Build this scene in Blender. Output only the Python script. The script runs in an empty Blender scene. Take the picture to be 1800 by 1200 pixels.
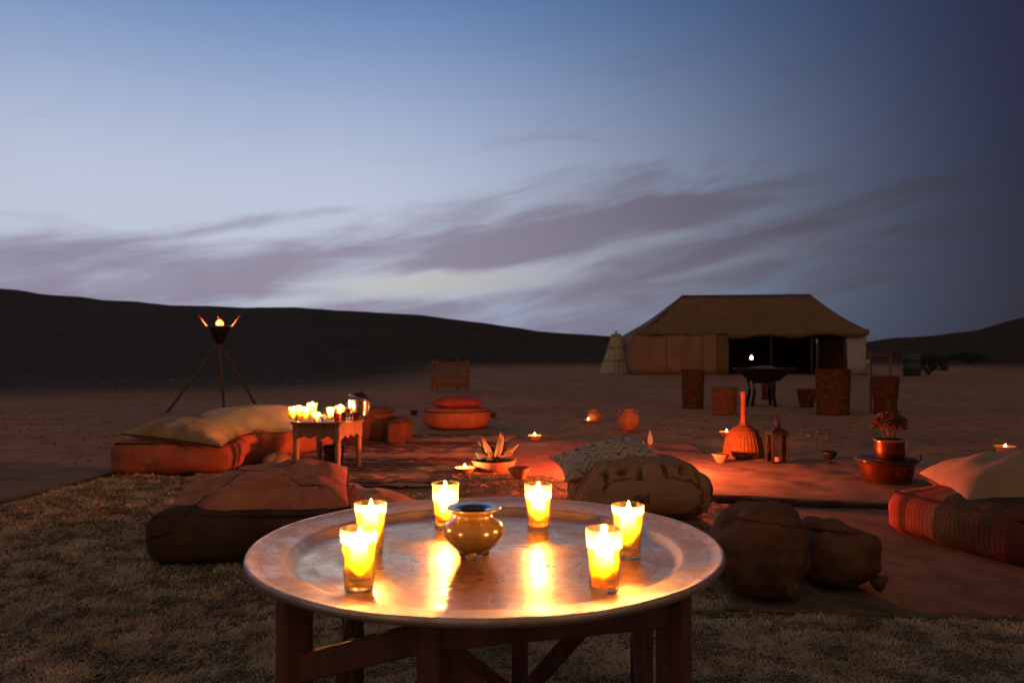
import bpy, math, random
import numpy as np
from mathutils import Vector, Matrix, noise
random.seed(7)
rng = np.random.default_rng(7)
S = bpy.context.scene
COL = S.collection
PI = math.pi
R = math.radians

# ------------------------------------------------------------------ camera
H = 0.92            # eye height, metres
F = 1315.0          # focal length measured in pixels of the 1800 px photograph
cam = bpy.data.cameras.new('camera')
cam.sensor_width = 36.0
cam.lens = 36.0 * F / 1800.0
cam.shift_y = 30.0 / 1800.0
cam.clip_start = 0.05
cam.clip_end = 6000
cam.dof.use_dof = True
cam.dof.focus_distance = 2.3
cam.dof.aperture_fstop = 5.0
cam_o = bpy.data.objects.new('camera', cam)
cam_o.location = (0, 0, H)
cam_o.rotation_euler = (R(90), 0, 0)
COL.objects.link(cam_o)
S.camera = cam_o

# ------------------------------------------------------------------ exposure
S.view_settings.view_transform = 'Standard'
S.view_settings.look = 'None'
S.view_settings.exposure = 0.0
S.view_settings.gamma = 1.0
S.view_settings.use_curve_mapping = False
S.render.engine = 'CYCLES'
S.cycles.use_denoising = True
S.cycles.max_bounces = 8
S.cycles.transparent_max_bounces = 24
S.cycles.sample_clamp_indirect = 6.0
S.cycles.caustics_reflective = False
S.cycles.caustics_refractive = False


# ------------------------------------------------------------------ node helpers
class NT:
    """tiny expression builder for node trees"""
    def __init__(s, tree):
        s.t = tree
        s.n = tree.nodes
        s.l = tree.links

    def new(s, typ, **kw):
        nd = s.n.new(typ)
        for k, v in kw.items():
            setattr(nd, k, v)
        return nd

    def put(s, sock, v):
        if isinstance(v, bpy.types.NodeSocket):
            s.l.new(v, sock)
        elif isinstance(v, (tuple, list)):
            if len(v) == 3 and sock.type == 'RGBA':
                v = (*v, 1)
            sock.default_value = v
        else:
            sock.default_value = v

    def m(s, op, a, b=None, c=None, clamp=False):
        nd = s.new('ShaderNodeMath', operation=op, use_clamp=clamp)
        s.put(nd.inputs[0], a)
        if b is not None:
            s.put(nd.inputs[1], b)
        if c is not None:
            s.put(nd.inputs[2], c)
        return nd.outputs[0]

    def gauss(s, x, c, w):
        d = s.m('DIVIDE', s.m('SUBTRACT', x, c), w)
        return s.m('EXPONENT', s.m('MULTIPLY', s.m('MULTIPLY', d, d), -1.0))

    def step(s, x, a, b):
        nd = s.new('ShaderNodeMapRange', interpolation_type='SMOOTHSTEP')
        s.put(nd.inputs[0], x)
        nd.inputs[1].default_value = a
        nd.inputs[2].default_value = b
        return nd.outputs[0]

    def mix(s, f, a, b, blend='MIX'):
        nd = s.new('ShaderNodeMix', data_type='RGBA', blend_type=blend)
        s.put(nd.inputs[0], f)
        s.put(nd.inputs[6], a)
        s.put(nd.inputs[7], b)
        return nd.outputs[2]

    def comb(s, x, y, z):
        nd = s.new('ShaderNodeCombineXYZ')
        s.put(nd.inputs[0], x)
        s.put(nd.inputs[1], y)
        s.put(nd.inputs[2], z)
        return nd.outputs[0]

    def noise(s, vec, scale, detail=4, rough=.55, dist=0):
        nd = s.new('ShaderNodeTexNoise')
        if vec is not None:
            s.l.new(vec, nd.inputs['Vector'])
        nd.inputs['Scale'].default_value = scale
        nd.inputs['Detail'].default_value = detail
        nd.inputs['Roughness'].default_value = rough
        nd.inputs['Distortion'].default_value = dist
        return nd.outputs[0]


# ------------------------------------------------------------------ world: dusk sky
world = bpy.data.worlds.new('World')
S.world = world
world.use_nodes = True
w = NT(world.node_tree)
w.n.clear()
tc = w.new('ShaderNodeTexCoord')
sep = w.new('ShaderNodeSeparateXYZ')
w.l.new(tc.outputs['Generated'], sep.inputs[0])
X, Y, Z = sep.outputs
az = w.m('ARCTAN2', X, Y)
el = w.m('ARCSINE', Z)
sky = w.new('ShaderNodeTexSky', sky_type='NISHITA')
sky.sun_disc = False
sky.sun_elevation = R(-3.5)
sky.sun_rotation = R(-24)
# afterglow: bright on the left, falling off to the right and round the back

def vscale(colr, f):
    nd = w.new('ShaderNodeVectorMath', operation='SCALE')
    w.put(nd.inputs[0], colr)
    w.put(nd.inputs['Scale'], f)
    return nd.outputs[0]


def vadd(a, b):
    nd = w.new('ShaderNodeVectorMath', operation='ADD')
    w.put(nd.inputs[0], a)
    w.put(nd.inputs[1], b)
    return nd.outputs[0]


A = w.m('SUBTRACT', 1.0, w.step(az, -0.25, 0.72))
A = w.m('MULTIPLY', A, w.m('SUBTRACT', 1.0, w.m('MULTIPLY', w.step(w.m('MULTIPLY', az, -1.0), 0.50, 1.7), 0.95)))
gR = w.gauss(el, 0.17, 0.225)
gB = w.gauss(el, 0.20, 0.47)
dark = w.mix(w.step(el, 0.0, 0.30), (0.024, 0.022, 0.032), (0.020, 0.018, 0.040))
# unseen sky behind the camera: warm fill light added to lift the shadows
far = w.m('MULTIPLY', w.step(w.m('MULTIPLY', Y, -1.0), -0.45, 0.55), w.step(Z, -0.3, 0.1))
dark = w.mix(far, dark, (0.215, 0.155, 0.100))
base = vadd(dark, vscale((0.48, 0.35, 0.14), w.m('MULTIPLY', w.m('POWER', A, 1.35), gR)))
base = vadd(base, vscale((0.010, 0.188, 0.515), w.m('MULTIPLY', w.m('POWER', A, 1.05), gB)))
base = vadd(base, vscale(sky.outputs[0], 0.03))
# cloud: a deck from the horizon up to about 12 degrees, ragged on top, with clear streaks
tilt = w.m('SUBTRACT', el, w.m('MULTIPLY', az, 0.09))
v1 = w.comb(w.m('MULTIPLY', az, 2.6), w.m('MULTIPLY', w.m('SUBTRACT', el, w.m('MULTIPLY', az, 0.20)), 15.0), 1.7)
v2 = w.comb(w.m('MULTIPLY', az, 8.0), w.m('MULTIPLY', w.m('SUBTRACT', el, w.m('MULTIPLY', az, 0.16)), 38.0), 4.2)
n1 = w.noise(v1, 1.0, 6, .55, .6)
n2 = w.noise(v2, 1.0, 4, .50, .8)
n3 = w.m('ADD', w.m('MULTIPLY', n1, .62), w.m('MULTIPLY', n2, .38))
deck = w.m('SUBTRACT', 1.0, w.step(tilt, 0.120, 0.250))
deck = w.m('MULTIPLY', deck, w.m('SUBTRACT', 1.0, w.m('MULTIPLY', w.step(az, 0.12, 0.50), 0.35)))


def streak(a0, aw, e0, ew, slope):
    return w.m('MULTIPLY', w.gauss(az, a0, aw), w.gauss(w.m('SUBTRACT', el, w.m('MULTIPLY', az, slope)), e0, ew))


dens = w.m('ADD', w.m('MULTIPLY', deck, 0.62), w.m('MULTIPLY', w.m('SUBTRACT', n3, 0.5), 2.5))
dens = w.m('ADD', dens, w.m('MULTIPLY', streak(0.13, 0.22, 0.150, 0.05, 0.25), 0.35))
low = w.m('MULTIPLY', w.m('SUBTRACT', 1.0, w.step(el, 0.10, 0.185)), w.m('SUBTRACT', 1.0, w.step(az, -0.25, 0.1)))
dens = w.m('ADD', dens, w.m('MULTIPLY', low, 0.24))
gap = streak(-0.115, 0.17, 0.106, 0.020, 0.06)
gap2 = streak(0.14, 0.15, 0.113, 0.012, 0.22)
gap3 = streak(0.27, 0.14, 0.058, 0.012, 0.22)
gap4 = streak(-0.50, 0.10, 0.062, 0.010, 0.02)
gap5 = streak(-0.30, 0.05, 0.100, 0.008, 0.10)
gap = w.m('ADD', gap, w.m('MULTIPLY', w.m('ADD', gap4, gap5), .55))
dens = w.m('SUBTRACT', dens, w.m('MULTIPLY', gap, 1.15))
dens = w.m('SUBTRACT', dens, w.m('MULTIPLY', gap2, 0.30))
dens = w.m('SUBTRACT', dens, w.m('MULTIPLY', gap3, 0.30))
cl = w.step(dens, 0.10, 0.90)
cloudc = vadd((0.028, 0.026, 0.032), vscale((0.232, 0.193, 0.270), w.m('MULTIPLY', A, w.gauss(el, 0.08, 0.35))))
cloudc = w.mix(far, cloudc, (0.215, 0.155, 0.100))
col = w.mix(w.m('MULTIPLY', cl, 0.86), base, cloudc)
warm = w.m('MULTIPLY', w.m('ADD', gap, w.m('MULTIPLY', gap2, .25)), w.m('SUBTRACT', 1.0, w.m('MULTIPLY', cl, 0.7)))
warm = w.m('ADD', warm, w.m('MULTIPLY', gap3, .12))
col = vadd(col, vscale((0.06, 0.01, -0.12), warm))
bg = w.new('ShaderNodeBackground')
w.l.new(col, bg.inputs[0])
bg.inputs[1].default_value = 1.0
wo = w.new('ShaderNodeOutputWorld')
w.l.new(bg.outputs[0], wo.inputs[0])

# last glow after sunset: one very weak, wide sun from the bright side of the sky
sl = bpy.data.lights.new('sun', 'SUN')
sl.energy = 0.05
sl.angle = R(25)
sl.color = (1.0, 0.86, 0.66)
so = bpy.data.objects.new('sun', sl)
so.rotation_euler = (R(78), 0, R(24))
d_ = Vector((math.sin(R(-24)), math.cos(R(-24)), math.tan(R(12)))).normalized()
so.rotation_euler = d_.to_track_quat('Z', 'Y').to_euler()
COL.objects.link(so)


# ------------------------------------------------------------------ materials
MATS = {}


def base_mat(name):
    mt = bpy.data.materials.new(name)
    mt.use_nodes = True
    t = NT(mt.node_tree)
    p = t.n['Principled BSDF']
    return mt, t, p


def mat(name, c1, c2=None, rough=.9, metal=0, vs=6, bump=.3, bs=60, bd=.01, rvar=0, spec=None, sheen=0, coat=0, detail=5, sub=0, stretch=None):
    if name in MATS:
        return MATS[name]
    mt, t, p = base_mat(name)
    tc = t.new('ShaderNodeTexCoord')
    vec = tc.outputs['Object']
    if stretch:
        mp = t.new('ShaderNodeMapping')
        mp.inputs['Scale'].default_value = stretch
        t.l.new(vec, mp.inputs[0])
        vec = mp.outputs[0]
    c2 = c2 or tuple(x * .6 for x in c1)
    n = t.noise(vec, vs, detail, .6, .4)
    f = t.step(n, .32, .68)
    t.l.new(t.mix(f, c1, c2), p.inputs['Base Color'])
    p.inputs['Roughness'].default_value = rough
    if rvar:
        t.l.new(t.m('ADD', rough - rvar / 2, t.m('MULTIPLY', n, rvar)), p.inputs['Roughness'])
    p.inputs['Metallic'].default_value = metal
    if spec is None and rough >= .8 and not metal:
        spec = .08
    if spec is not None:
        p.inputs['Specular IOR Level'].default_value = spec
    p.inputs['Sheen Weight'].default_value = sheen
    p.inputs['Coat Weight'].default_value = coat
    if sub:
        p.inputs['Subsurface Weight'].default_value = sub
        p.inputs['Subsurface Radius'].default_value = (1, .5, .25)
        p.inputs['Subsurface Scale'].default_value = .03
    if bump:
        b = t.new('ShaderNodeBump')
        b.inputs['Strength'].default_value = bump
        b.inputs['Distance'].default_value = bd
        t.l.new(t.noise(vec, bs, 6, .65), b.inputs['Height'])
        t.l.new(b.outputs[0], p.inputs['Normal'])
    MATS[name] = mt
    return mt


def glass_mat(name, tint, transl=.12, gloss=1.0):
    """thin glass: mostly straight through, fresnel reflection, a little wax haze that scatters"""
    mt, t, p = base_mat(name)
    t.n.remove(p)
    out = t.n['Material Output']
    tr = t.new('ShaderNodeBsdfTransparent')
    tr.inputs[0].default_value = (*tint, 1)
    tl = t.new('ShaderNodeBsdfTranslucent')
    tl.inputs[0].default_value = (1.0, .78, .45, 1)
    m1 = t.new('ShaderNodeMixShader')
    m1.inputs[0].default_value = transl
    t.l.new(tr.outputs[0], m1.inputs[1])
    t.l.new(tl.outputs[0], m1.inputs[2])
    gl = t.new('ShaderNodeBsdfGlossy')
    gl.inputs['Roughness'].default_value = .03
    fr = t.new('ShaderNodeFresnel')
    fr.inputs[0].default_value = 1.45
    m2 = t.new('ShaderNodeMixShader')
    t.l.new(t.m('MULTIPLY', fr.outputs[0], gloss), m2.inputs[0])
    t.l.new(m1.outputs[0], m2.inputs[1])
    t.l.new(gl.outputs[0], m2.inputs[2])
    t.l.new(m2.outputs[0], out.inputs[0])
    return mt


def flame_mat(name, colr, strength):
    mt, t, p = base_mat(name)
    t.n.remove(p)
    out = t.n['Material Output']
    tr = t.new('ShaderNodeBsdfTransparent')
    em = t.new('ShaderNodeEmission')
    em.inputs[0].default_value = (*colr, 1)
    em.inputs[1].default_value = strength
    ad = t.new('ShaderNodeAddShader')
    t.l.new(tr.outputs[0], ad.inputs[0])
    t.l.new(em.outputs[0], ad.inputs[1])
    t.l.new(ad.outputs[0], out.inputs[0])
    mt.cycles.emission_sampling = 'NONE'
    return mt


def stripe_mat(name, cols, axis=0, scale=6.0, rough=.95, bump=.5, bs=90, zig=0.0, edge=.03):
    """woven cloth: bands of colour across one axis, with wavering edges"""
    mt, t, p = base_mat(name)
    tc = t.new('ShaderNodeTexCoord')
    sp = t.new('ShaderNodeSeparateXYZ')
    t.l.new(tc.outputs['Object'], sp.inputs[0])
    a = sp.outputs[axis]
    b = sp.outputs[1 - axis if axis < 2 else 0]
    nz = t.noise(tc.outputs['Object'], 9, 4)
    a = t.m('ADD', a, t.m('MULTIPLY', t.m('SUBTRACT', nz, .5), edge))
    if zig:
        a = t.m('ADD', a, t.m('MULTIPLY', t.m('PINGPONG', b, zig), .6))
    fr = t.m('FRACT', t.m('ADD', t.m('MULTIPLY', a, scale), 50.5))
    cr = t.new('ShaderNodeValToRGB')
    cr.color_ramp.interpolation = 'CONSTANT'
    els = cr.color_ramp.elements
    while len(els) < len(cols):
        els.new(.5)
    for i, (pos, c) in enumerate(cols):
        els[i].position = pos
        els[i].color = (*c, 1)
    t.l.new(fr, cr.inputs[0])
    n2 = t.noise(tc.outputs['Object'], 40, 5, .7)
    t.l.new(t.mix(t.step(n2, .3, .75), cr.outputs[0], t.mix(.5, cr.outputs[0], (.10, .07, .05))), p.inputs['Base Color'])
    p.inputs['Roughness'].default_value = rough
    p.inputs['Specular IOR Level'].default_value = .08
    bm = t.new('ShaderNodeBump')
    bm.inputs['Strength'].default_value = bump
    bm.inputs['Distance'].default_value = .012
    hh = t.m('ADD', t.m('MULTIPLY', t.noise(tc.outputs['Object'], bs, 5, .7), .6), t.m('MULTIPLY', t.m('SINE', t.m('MULTIPLY', a, 260.0)), .07))
    t.l.new(hh, bm.inputs['Height'])
    t.l.new(bm.outputs[0], p.inputs['Normal'])
    return mt


def motif_mat(name, ground, ink, sx=9, sy=16):
    """pale cloth with rows of dark embroidered zigzags and hooked squares"""
    mt, t, p = base_mat(name)
    tc = t.new('ShaderNodeTexCoord')
    sp = t.new('ShaderNodeSeparateXYZ')
    t.l.new(tc.outputs['Object'], sp.inputs[0])
    x, y, z = sp.outputs
    nz = t.m('MULTIPLY', t.m('SUBTRACT', t.noise(tc.outputs['Object'], 14, 4), .5), .05)
    x = t.m('ADD', x, nz)
    y = t.m('ADD', y, nz)
    tri = t.m('PINGPONG', t.m('MULTIPLY', x, sx), .5)
    d1 = t.m('ABSOLUTE', t.m('SUBTRACT', t.m('PINGPONG', t.m('ADD', t.m('MULTIPLY', y, sy * .5), tri), .5), .25))
    zz = t.m('LESS_THAN', d1, .045)
    fx = t.m('ABSOLUTE', t.m('SUBTRACT', t.m('FRACT', t.m('MULTIPLY', x, sx * .62)), .5))
    fy = t.m('ABSOLUTE', t.m('SUBTRACT', t.m('FRACT', t.m('MULTIPLY', y, sy * .33)), .5))
    bx = t.m('MAXIMUM', fx, fy)
    ring = t.m('MULTIPLY', t.m('LESS_THAN', bx, .34), t.m('GREATER_THAN', bx, .24))
    dot = t.m('LESS_THAN', t.m('ADD', fx, fy), .13)
    rowsel = t.m('GREATER_THAN', t.m('SINE', t.m('MULTIPLY', y, 13.0)), .1)
    ink_f = t.m('ADD', t.m('MULTIPLY', t.m('MAXIMUM', ring, dot), rowsel), t.m('MULTIPLY', zz, t.m('SUBTRACT', 1.0, rowsel)), clamp=True)
    wear = t.step(t.noise(tc.outputs['Object'], 22, 4), .3, .6)
    ink_f = t.m('MULTIPLY', ink_f, t.m('MULTIPLY', wear, .9))
    gnd = t.mix(t.noise(tc.outputs['Object'], 8, 5), ground, tuple(c * .6 for c in ground))
    t.l.new(t.mix(ink_f, gnd, ink), p.inputs['Base Color'])
    p.inputs['Roughness'].default_value = .95
    p.inputs['Specular IOR Level'].default_value = .08
    bm = t.new('ShaderNodeBump')
    bm.inputs['Strength'].default_value = .5
    bm.inputs['Distance'].default_value = .008
    t.l.new(t.m('ADD', t.noise(tc.outputs['Object'], 90, 5, .7), t.m('MULTIPLY', ink_f, .6)), bm.inputs['Height'])
    t.l.new(bm.outputs[0], p.inputs['Normal'])
    return mt


# ------------------------------------------------------------------ mesh helpers
def link(name, verts, faces, m, parent=None, smooth=True, loc=None, rot=None):
    me = bpy.data.meshes.new(name)
    me.from_pydata([tuple(v) for v in verts], [], faces)
    me.update()
    if smooth:
        me.polygons.foreach_set('use_smooth', [True] * len(me.polygons))
    if m:
        me.materials.append(m)
    o = bpy.data.objects.new(name, me)
    COL.objects.link(o)
    if parent:
        o.parent = parent
    if loc is not None:
        o.location = loc
    if rot is not None:
        o.rotation_euler = rot
    return o


def tag(o, label=None, cat=None, group=None, kind=None):
    if label:
        o['label'] = label
    if cat:
        o['category'] = cat
    if group:
        o['group'] = group
    if kind:
        o['kind'] = kind
    return o


def thing(name, label, cat, loc=(0, 0, 0), rz=0, group=None, rot=None):
    o = bpy.data.objects.new(name, None)
    o.empty_display_size = .1
    COL.objects.link(o)
    o.location = loc
    o.rotation_euler = rot if rot else (0, 0, rz)
    return tag(o, label, cat, group)


def copy_tree(o, parent=None):
    c = o.copy()
    COL.objects.link(c)
    if parent:
        c.parent = parent
    for ch in list(o.children):
        copy_tree(ch, c)
    return c


def gp(px, py, z=0.0):
    """a point of the photograph on the level z"""
    d = F * (H - z) / (py - 630.0)
    return ((px - 900.0) * d / F, d)


class MB:
    def __init__(s):
        s.v = []
        s.f = []

    def add(s, vs, fs):
        o = len(s.v)
        s.v += [tuple(v) for v in vs]
        s.f += [tuple(i + o for i in f) for f in fs]
        return s

    def box(s, c, size, rz=0, mtx=None):
        sx, sy, sz = (a / 2 for a in size)
        vs = []
        M_ = mtx or Matrix.Rotation(rz, 3, 'Z')
        for x in (-sx, sx):
            for y in (-sy, sy):
                for z in (-sz, sz):
                    vs.append(M_ @ Vector((x, y, z)) + Vector(c))
        return s.add(vs, [(0, 1, 3, 2), (4, 6, 7, 5), (0, 4, 5, 1), (2, 3, 7, 6), (0, 2, 6, 4), (1, 5, 7, 3)])

    def bevbox(s, c, size, bv=.004, rz=0, mtx=None):
        """box with chamfered edges"""
        import itertools
        M_ = mtx or Matrix.Rotation(rz, 3, 'Z')
        h = [a / 2 for a in size]
        idx = {}
        vs = []
        for sg in itertools.product((-1, 1), repeat=3):
            for ax in range(3):
                p = [sg[k] * (h[k] - (0 if k == ax else bv)) for k in range(3)]
                idx[(sg, ax)] = len(vs)
                vs.append(M_ @ Vector(p) + Vector(c))
        fs = []
        for ax in range(3):
            o1, o2 = [(1, 2), (2, 0), (0, 1)][ax]
            for sg in (-1, 1):
                quad = []
                for a, b in ((-1, -1), (1, -1), (1, 1), (-1, 1)):
                    k = [0, 0, 0]
                    k[ax] = sg
                    k[o1] = a
                    k[o2] = b
                    quad.append(idx[(tuple(k), ax)])
                fs.append(tuple(quad if sg > 0 else quad[::-1]))
        for ax in range(3):          # edges running along ax
            o1, o2 = [(1, 2), (2, 0), (0, 1)][ax]
            for a in (-1, 1):
                for b in (-1, 1):
                    k0 = [0, 0, 0]
                    k0[ax] = -1
                    k0[o1] = a
                    k0[o2] = b
                    k1 = list(k0)
                    k1[ax] = 1
                    k0, k1 = tuple(k0), tuple(k1)
                    fs.append((idx[(k0, o1)], idx[(k1, o1)], idx[(k1, o2)], idx[(k0, o2)]))
        for sg in itertools.product((-1, 1), repeat=3):
            fs.append((idx[(sg, 0)], idx[(sg, 1)], idx[(sg, 2)]))
        return s.add(vs, fs)

    def bar(s, a, b, wdt, hgt=None, bv=None):
        a, b = Vector(a), Vector(b)
        hgt = hgt or wdt
        z = (b - a).normalized()
        x = z.cross(Vector((0, 0, 1)))
        if x.length < 1e-3:
            x = Vector((1, 0, 0))
        x.normalize()
        y = z.cross(x)
        M_ = Matrix((x, y, z)).transposed()
        return s.bevbox((a + b) / 2, (wdt, hgt, (b - a).length), bv or min(wdt, hgt) * .12, mtx=M_)

    def tube(s, pts, r, n=8, closed=False):
        pts = [Vector(p) for p in pts]
        vs = []
        fs = []
        k = len(pts)
        for i, p in enumerate(pts):
            rr = r[i] if isinstance(r, (list, tuple)) else r
            a = pts[(i - 1) % k] if (closed or i > 0) else p
            b = pts[(i + 1) % k] if (closed or i < k - 1) else p
            t = (b - a).normalized()
            x = t.cross(Vector((0, 0, 1)))
            if x.length < 1e-3:
                x = t.cross(Vector((0, 1, 0)))
            x.normalize()
            y = t.cross(x)
            for j in range(n):
                an = 2 * PI * j / n
                vs.append(p + (x * math.cos(an) + y * math.sin(an)) * rr)
        m_ = k if closed else k - 1
        for i in range(m_):
            for j in range(n):
                a0 = i * n + j
                a1 = i * n + (j + 1) % n
                b0 = ((i + 1) % k) * n + j
                b1 = ((i + 1) % k) * n + (j + 1) % n
                fs.append((a0, b0, b1, a1))
        if not closed:
            fs.append(tuple(range(n)))
            fs.append(tuple(range((k - 1) * n, k * n))[::-1])
        return s.add(vs, fs)

    def lathe(s, prof, n=32, c=(0, 0, 0), wob=0, seed=0):
        vs = []
        fs = []
        rings = []
        for (r, z) in prof:
            if r < 1e-5:
                rings.append([len(vs)])
                vs.append((c[0], c[1], c[2] + z))
            else:
                ring = []
                for j in range(n):
                    a = 2 * PI * j / n
                    rr = r * (1 + wob * noise.noise(Vector((math.cos(a) * 1.5, math.sin(a) * 1.5, z * 8 + seed))))
                    ring.append(len(vs))
                    vs.append((c[0] + rr * math.cos(a), c[1] + rr * math.sin(a), c[2] + z))
                rings.append(ring)
        for a, b in zip(rings, rings[1:]):
            if len(a) == 1 and len(b) == 1:
                continue
            for j in range(n):
                k = (j + 1) % n
                if len(a) == 1:
                    fs.append((a[0], b[k], b[j]))
                elif len(b) == 1:
                    fs.append((a[j], a[k], b[0]))
                else:
                    fs.append((a[j], a[k], b[k], b[j]))
        return s.add(vs, fs)

    def build(s, name, m, parent=None, smooth=False, loc=None, rot=None):
        o = link(name, s.v, s.f, m, parent, smooth, loc, rot)
        return o


def lathe(name, prof, m, parent=None, n=32, loc=None, smooth=True, wob=0, seed=0, rot=None):
    o = MB().lathe(prof, n, wob=wob, seed=seed).build(name, m, parent, smooth, loc, rot)
    return o


def pillow(W, D, T, n=30, pinch=.10, wr=.010, seed=0, flat=.55, curl=0.0, pw=.45):
    """stuffed cushion with pointed corners, lying with its underside near z = 0"""
    vs = []
    fs = []

    def surf(u, v, sgn):
        ku = 1 - pinch * (1 - v * v)
        kv = 1 - pinch * (1 - u * u)
        x = W / 2 * u * ku
        y = D / 2 * v * kv
        t = max(0.0, (1 - abs(u) ** 2.4) * (1 - abs(v) ** 2.4)) ** pw
        z = T / 2 * t * (1 if sgn > 0 else flat)
        p = Vector((x * 7, y * 7, seed + sgn))
        ed = min(1.0, t * 1.6)
        rad = noise.noise(Vector((math.atan2(v, u) * 4.0, seed * 3.1 + sgn, 0))) * (1 - t) * 1.6
        z += wr * ed * (noise.fractal(p, 1.0, 2.0, 4) * 1.4 + rad)
        z = sgn * max(z, .003) if t > 0 else 0
        z += curl * (u * u) * .5
        return (x, y, z + T * flat / 2)
    N = n + 1
    sp = [math.sin(PI / 2 * (2 * i / n - 1)) for i in range(N)]
    for sgn in (1, -1):
        for i in range(N):
            for j in range(N):
                vs.append(surf(sp[i], sp[j], sgn))
    for s_ in (0, 1):
        o = s_ * N * N
        for i in range(n):
            for j in range(n):
                q = (o + i * N + j, o + (i + 1) * N + j, o + (i + 1) * N + j + 1, o + i * N + j + 1)
                fs.append(q if s_ == 0 else q[::-1])
    seam = []
    for k in range(n):
        seam.append(vs[k * N])
    for k in range(n):
        seam.append(vs[n * N + k])
    for k in range(n, 0, -1):
        seam.append(vs[k * N + n])
    for k in range(n, 0, -1):
        seam.append(vs[k])
    return vs, fs, seam


def soft_box(W, D, Ht, r=.06, n=16, bulge=.02, dome=.03, wr=.008, seed=0, lean=0):
    """stuffed block cushion, standing on z = 0"""
    hx, hy, hz = W / 2, D / 2, Ht / 2
    vs = []
    fs = []
    ids = {}

    def vert(p):
        key = tuple(round(a, 5) for a in p)
        if key in ids:
            return ids[key]
        P = Vector((p[0] * hx, p[1] * hy, p[2] * hz))
        C = Vector((max(-hx + r, min(hx - r, P.x)), max(-hy + r, min(hy - r, P.y)), max(-hz + r, min(hz - r, P.z))))
        dv = P - C
        q = C + (dv.normalized() * r if dv.length > 1e-6 else Vector())
        u, v_, t = p
        q.x += u * bulge * (1 - v_ * v_ * .8) * (1 - t * t)
        q.y += v_ * bulge * (1 - u * u * .8) * (1 - t * t)
        if t > 0:
            q.z += dome * (1 - u * u) * (1 - v_ * v_) * t
        nz = noise.fractal(Vector((q.x * 6 + seed, q.y * 6, q.z * 9)), 1.0, 2.0, 4)
        nz2 = noise.noise(Vector((q.x * 2.2 + seed, q.y * 2.2, q.z * 3)))
        dr = Vector((u, v_, max(t, 0))).normalized() if (abs(u) + abs(v_) + max(t, 0)) > 0 else Vector()
        q += dr * (nz * wr * 1.5 + nz2 * wr * 2)
        q.z = max(q.z + hz, 0.0)
        q.x += lean * q.z
        ids[key] = len(vs)
        vs.append(tuple(q))
        return ids[key]
    sp = [-1 + 2 * i / n for i in range(n + 1)]
    for ax in range(3):
        for sg in (-1, 1):
            for i in range(n):
                for j in range(n):
                    quad = []
                    for a, b in ((i, j), (i + 1, j), (i + 1, j + 1), (i, j + 1)):
                        p = [0, 0, 0]
                        p[ax] = sg
                        p[(ax + 1) % 3] = sp[a]
                        p[(ax + 2) % 3] = sp[b]
                        quad.append(vert(tuple(p)))
                    fs.append(tuple(quad if sg > 0 else quad[::-1]))
    # welt round the upper edge
    welt = []
    m_ = 14
    for (x0, y0, x1, y1) in ((-1, -1, 1, -1), (1, -1, 1, 1), (1, 1, -1, 1), (-1, 1, -1, -1)):
        for k in range(m_):
            f = k / m_
            u, v_ = x0 + (x1 - x0) * f, y0 + (y1 - y0) * f
            kk = r * .30
            q = Vector((u * (hx - kk), v_ * (hy - kk), Ht - kk * .9))
            nz2 = noise.noise(Vector((q.x * 2.2 + seed, q.y * 2.2, q.z * 3)))
            q += Vector((u, v_, 0)) * nz2 * wr * 2
            q.x += lean * q.z
            welt.append(tuple(q))
    return vs, fs, welt


def add_pillow(name, label, cat, loc, rot, W, D, T, m, seam_m, seed=0, group=None, **kw):
    t = thing(name, label, cat, loc, rot=rot, group=group)
    vs, fs, seam = pillow(W, D, T, seed=seed, **kw)
    link('cover', vs, fs, m, t)
    MB().tube(seam, .006, 6, True).build('seam', seam_m, t, True)
    return t


def add_block(name, label, cat, loc, rz, W, D, Ht, m, seam_m, seed=0, group=None, welt=True, **kw):
    t = thing(name, label, cat, loc, rz, group)
    vs, fs, wl = soft_box(W, D, Ht, seed=seed, **kw)
    link('cover', vs, fs, m, t)
    if welt:
        MB().tube(wl, .007, 6, True).build('piping', seam_m, t, True)
    return t


def light(name, loc, energy, colr, radius, parent=None):
    l = bpy.data.lights.new(name, 'POINT')
    l.energy = energy
    l.color = colr
    l.shadow_soft_size = radius
    o = bpy.data.objects.new(name, l)
    COL.objects.link(o)
    o.location = loc
    if parent:
        o.parent = parent
    return o


CANDLE = (1.0, .44, .13)
FIRE = (1.0, .155, .045)

# ------------------------------------------------------------------ terrain
prof_px = [(-3000, 600), (-1500, 560), (-700, 500), (-300, 494), (0, 505), (90, 517), (200, 527), (350, 537), (520, 540), (620, 545),
           (740, 553), (850, 566), (950, 582), (1060, 590), (1100, 593), (1150, 588), (1300, 592), (1450, 604), (1527, 600),
           (1580, 592), (1650, 589), (1720, 579), (1800, 556), (2000, 520), (2400, 505), (3200, 570), (5000, 600)]
pa = np.array([math.atan((p[0] - 900) / F) for p in prof_px])
pt = np.array([(630 - p[1]) / F * math.cos(a) for p, a in zip(prof_px, pa)])
base_px = [(-3000, 40), (-300, 36), (0, 36), (500, 40), (800, 52), (1100, 64), (1500, 64), (1800, 52), (3000, 60), (5000, 70)]
ba = np.array([math.atan((p[0] - 900) / F) for p in base_px])
bb = np.array([p[1] for p in base_px], float)


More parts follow.
